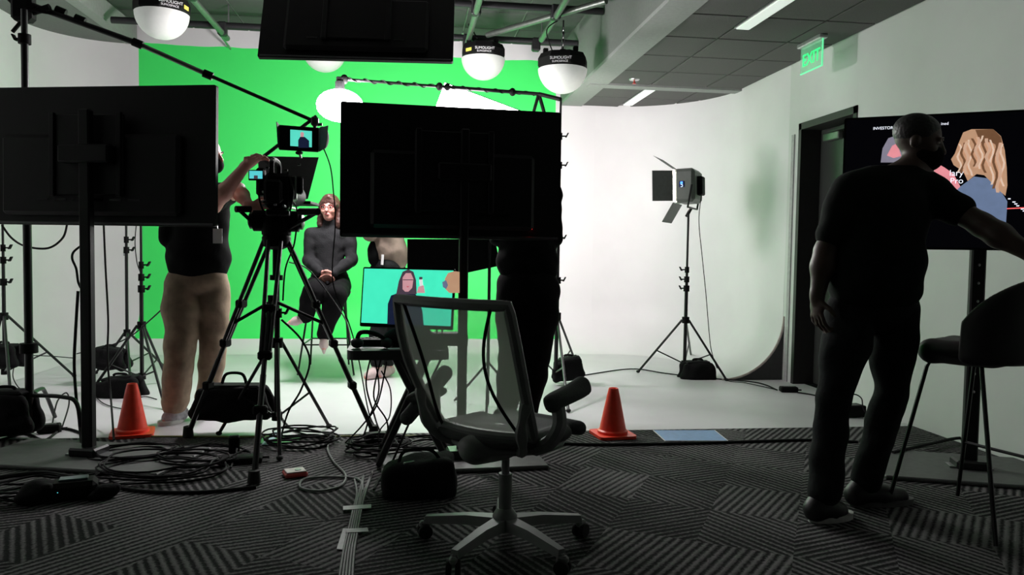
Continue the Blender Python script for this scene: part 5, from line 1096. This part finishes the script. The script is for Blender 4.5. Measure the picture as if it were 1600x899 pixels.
# ------------------------------------------------------------------ cables
def cable(pts, label, r=.006, m=CABLE, grp=None, k=8, name='cable', cat='cable'):
    return tag(MB().path(crom(pts, k), r, 6).build(name, m), label, cat, grp)
def F_(x, y, z=.008): p = fl(x, y); return V(p[0], p[1], z)
cable([F_(775, 688), F_(870, 695), F_(950, 697), F_(1080, 695), F_(1180, 692), F_(1268, 690), F_(1340, 693)], 'long black cable running along the carpet edge past the right cone', .010)
cable([P(905, 574, 7.4)*V(1, 1, 0)+V(0, 0, .008), F_(985, 578), F_(1040, 585), F_(1100, 592), F_(1180, 599), F_(1214, 611)], 'thin black cable on the stage from the right boom stand to the adapter', .006)
cable([F_(1246, 615), F_(1275, 620), F_(1310, 632), F_(1325, 646)], 'black lead from the floor adapter towards the box behind the man', .006)
cable([V(*fl(1325, 648)[:2], .095), V(*fl(1332, 650)[:2], .16), V(*fl(1345, 650)[:2], .13), V(*fl(1350, 655)[:2], .06), F_(1375, 662)], 'stiff black cable looping above the box behind the man', .005)
cable([F_(1395, 715, .03), F_(1450, 702, .03), F_(1500, 692, .03), F_(1540, 698, .03), F_(1600, 722, .03)], 'black cable lying across the right television base by the wall', .010)
cable([P(3, 352, 5.3), P(18, 372, 5.3), P(40, 385, 5.2), P(75, 388, 5.2), P(98, 372, 5.2), P(105, 350, 5.2)], 'black cable looping under the left television from the boom stand', .007)
cable([P(127, 384, 4.8), P(115, 394, 4.8), P(113, 405, 4.8), P(119, 420, 4.8), P(122, 440, 4.8), P(126, 450, 4.8)], 'short black cable bulging left of the left television pole', .007)
cable([P(122, 455, 4.8), P(118, 520, 4.8), P(116, 570, 4.8), P(119, 620, 4.8), P(123, 650, 4.8), F_(128, 700)], 'black cable hanging down beside the left television pole', .009)
cable([P(162, 350, 5.2), P(165, 420, 5.2), P(169, 500, 5.2), P(168, 560, 5.2), P(173, 620, 5.2), F_(178, 690)], 'black cable hanging straight down right of the left television pole', .0065)
cable([P(213, 350, 6.4), P(211, 380, 6.4), P(214, 410, 6.4), P(219, 425, 6.4)], 'thin black lead hanging beside the three-knob light stand', .004)
cable([P(118, 560, 6.6), P(60, 556, 6.6), P(30, 560, 6.6), P(20, 585, 6.4), F_(28, 606), F_(40, 612)], 'thin black lead sagging between the left light stands', .004)
cable([P(262, 475, 5.4), P(235, 500, 5.8), P(205, 525, 6.1), P(172, 540, 6.5), P(120, 553, 6.8)], 'taut black cable slanting from the cameraman to the left stands', .005)
cable([F_(146, 618), F_(165, 634), F_(200, 640), F_(222, 622), F_(245, 626)], 'thin black lead curving on the stage behind the left cone', .004)
# floor coils
def coil(px, py, rad, n, label, m=CABLE, r=.007, squash=.75):
    r = .0055
    c = fl(px, py); pts = []
    for i in range(n*12+1):
        a = 2*math.pi*i/12; q = rad*(1+.10*math.sin(i*1.7+px)+.05*math.cos(i*.6)); pts.append((c[0]+q*math.cos(a)+.02*math.sin(i*.31), c[1]+q*squash*math.sin(a)+.02*math.cos(i*.23), .010+.013*(i//12)+.006*math.sin(i*2.3)))
    return tag(MB().path(crom(pts, 3), r, 6).build('cable_coil', m), label, 'cable coil', 'coiled cables on the carpet')
coil(470, 693, .20, 6, 'black cable coil on the carpet right of the green tape')
coil(592, 707, .17, 6, 'tight black cable coil left of the equipment bag')
coil(668, 702, .20, 4, 'black cable coil beneath the folding table right legs')
coil(258, 738, .30, 5, 'wide black cable coil left of the tripod front leg')
coil(215, 716, .22, 4, 'black cable coil behind the left television base corner')
coil(320, 720, .22, 4, 'black cable coil between the tripod back foot and front leg')
coil(60, 772, .20, 4, 'black cable coil around the heap at lower left')
cable([P(578, 563, 4.35), P(572, 600, 4.3), P(582, 640, 4.3), F_(598, 680), F_(640, 700)], 'black cable drooping from the folding table, leftmost', .005)
cable([P(586, 563, 4.35), P(592, 610, 4.3), P(578, 650, 4.3), F_(560, 690), F_(500, 700)], 'black cable hanging from the folding table, second from left', .005)
cable([P(595, 563, 4.35), P(584, 620, 4.3), P(605, 660, 4.3), F_(604, 700)], 'black cable hanging from the folding table, third from left', .005)
cable([P(604, 566, 4.35), P(590, 630, 4.3), P(566, 665, 4.3), F_(540, 694)], 'black cable sweeping left below the folding table', .005)
cable([P(596, 580, 4.35), P(610, 610, 4.3), P(609, 650, 4.3), P(594, 672, 4.3), F_(590, 690)], 'thin black lead looping right below the folding table', .004)
cable([P(440, 500, 4.5), P(470, 530, 4.6), P(484, 565, 4.6), P(470, 610, 4.5), P(450, 645, 4.5), F_(440, 690), F_(455, 700)], 'black cable bowing out from the tripod centre', .006)
cable([P(455, 312, 4.5), P(464, 330, 4.6), P(460, 380, 4.6), P(446, 420, 4.5), P(442, 470, 4.5)], 'black cable dropping from the teleprompter down the tripod', .005)
cable([P(452, 410, 4.7), P(480, 420, 4.9), P(510, 455, 5.0), P(540, 500, 4.7), P(548, 535, 4.35)], 'thin black lead strung from the tripod to the folding table', .004)
cable([F_(440, 655), F_(455, 672), F_(480, 682), F_(520, 690)], 'black cable trailing off the stage edge behind the tripod', .006)
cable([F_(-20, 752), F_(60, 742), F_(120, 748), F_(180, 742), F_(260, 752)], 'thick black cable along the carpet in front of the left base', .012)
cable([F_(150, 757), F_(220, 770), F_(310, 772), F_(400, 764)], 'black cable curving under the tripod front foot', .009)
cable([F_(0, 690), F_(40, 680), F_(70, 690), F_(100, 672), F_(140, 684)], 'black cable tangled around the boom stand foot', .008)
cable([F_(95, 676), F_(108, 655, .10), F_(104, 645, .14), F_(90, 655, .12), F_(82, 672, .04)], 'black lead looping upward at the boom stand foot', .005)
# cable bundle taped to the carpet, running towards the camera
bl = ['grey cable in the taped bundle, leftmost', 'grey cable in the taped bundle, second from left', 'grey cable in the taped bundle, middle', 'grey cable in the taped bundle, fourth from left', 'grey cable in the taped bundle, rightmost']
for i in range(5):
    o = (i-2)*3.2
    cable([F_(568+o*2.2+(i % 2)*6, 752-i*3), F_(564+o, 775), F_(558+o, 800), F_(552+o*1.1, 830), F_(545+o*1.3, 865), F_(540+o*1.6, 910)], bl[i], .0055, CABLEG)
cable([F_(514, 696), F_(512, 706), F_(522, 725), F_(540, 745), F_(532, 762), F_(500, 770), F_(470, 765), F_(475, 752), F_(515, 748), F_(560, 752), F_(567, 770)], 'grey cable making a loose loop left of the bundle', .0065, CABLEG)
cable([P(690, 560, 4.4), P(665, 610, 4.35), P(640, 660, 4.3), F_(610, 730), F_(592, 752), F_(584, 768)], 'black cable running from the table to the bundle', .006)
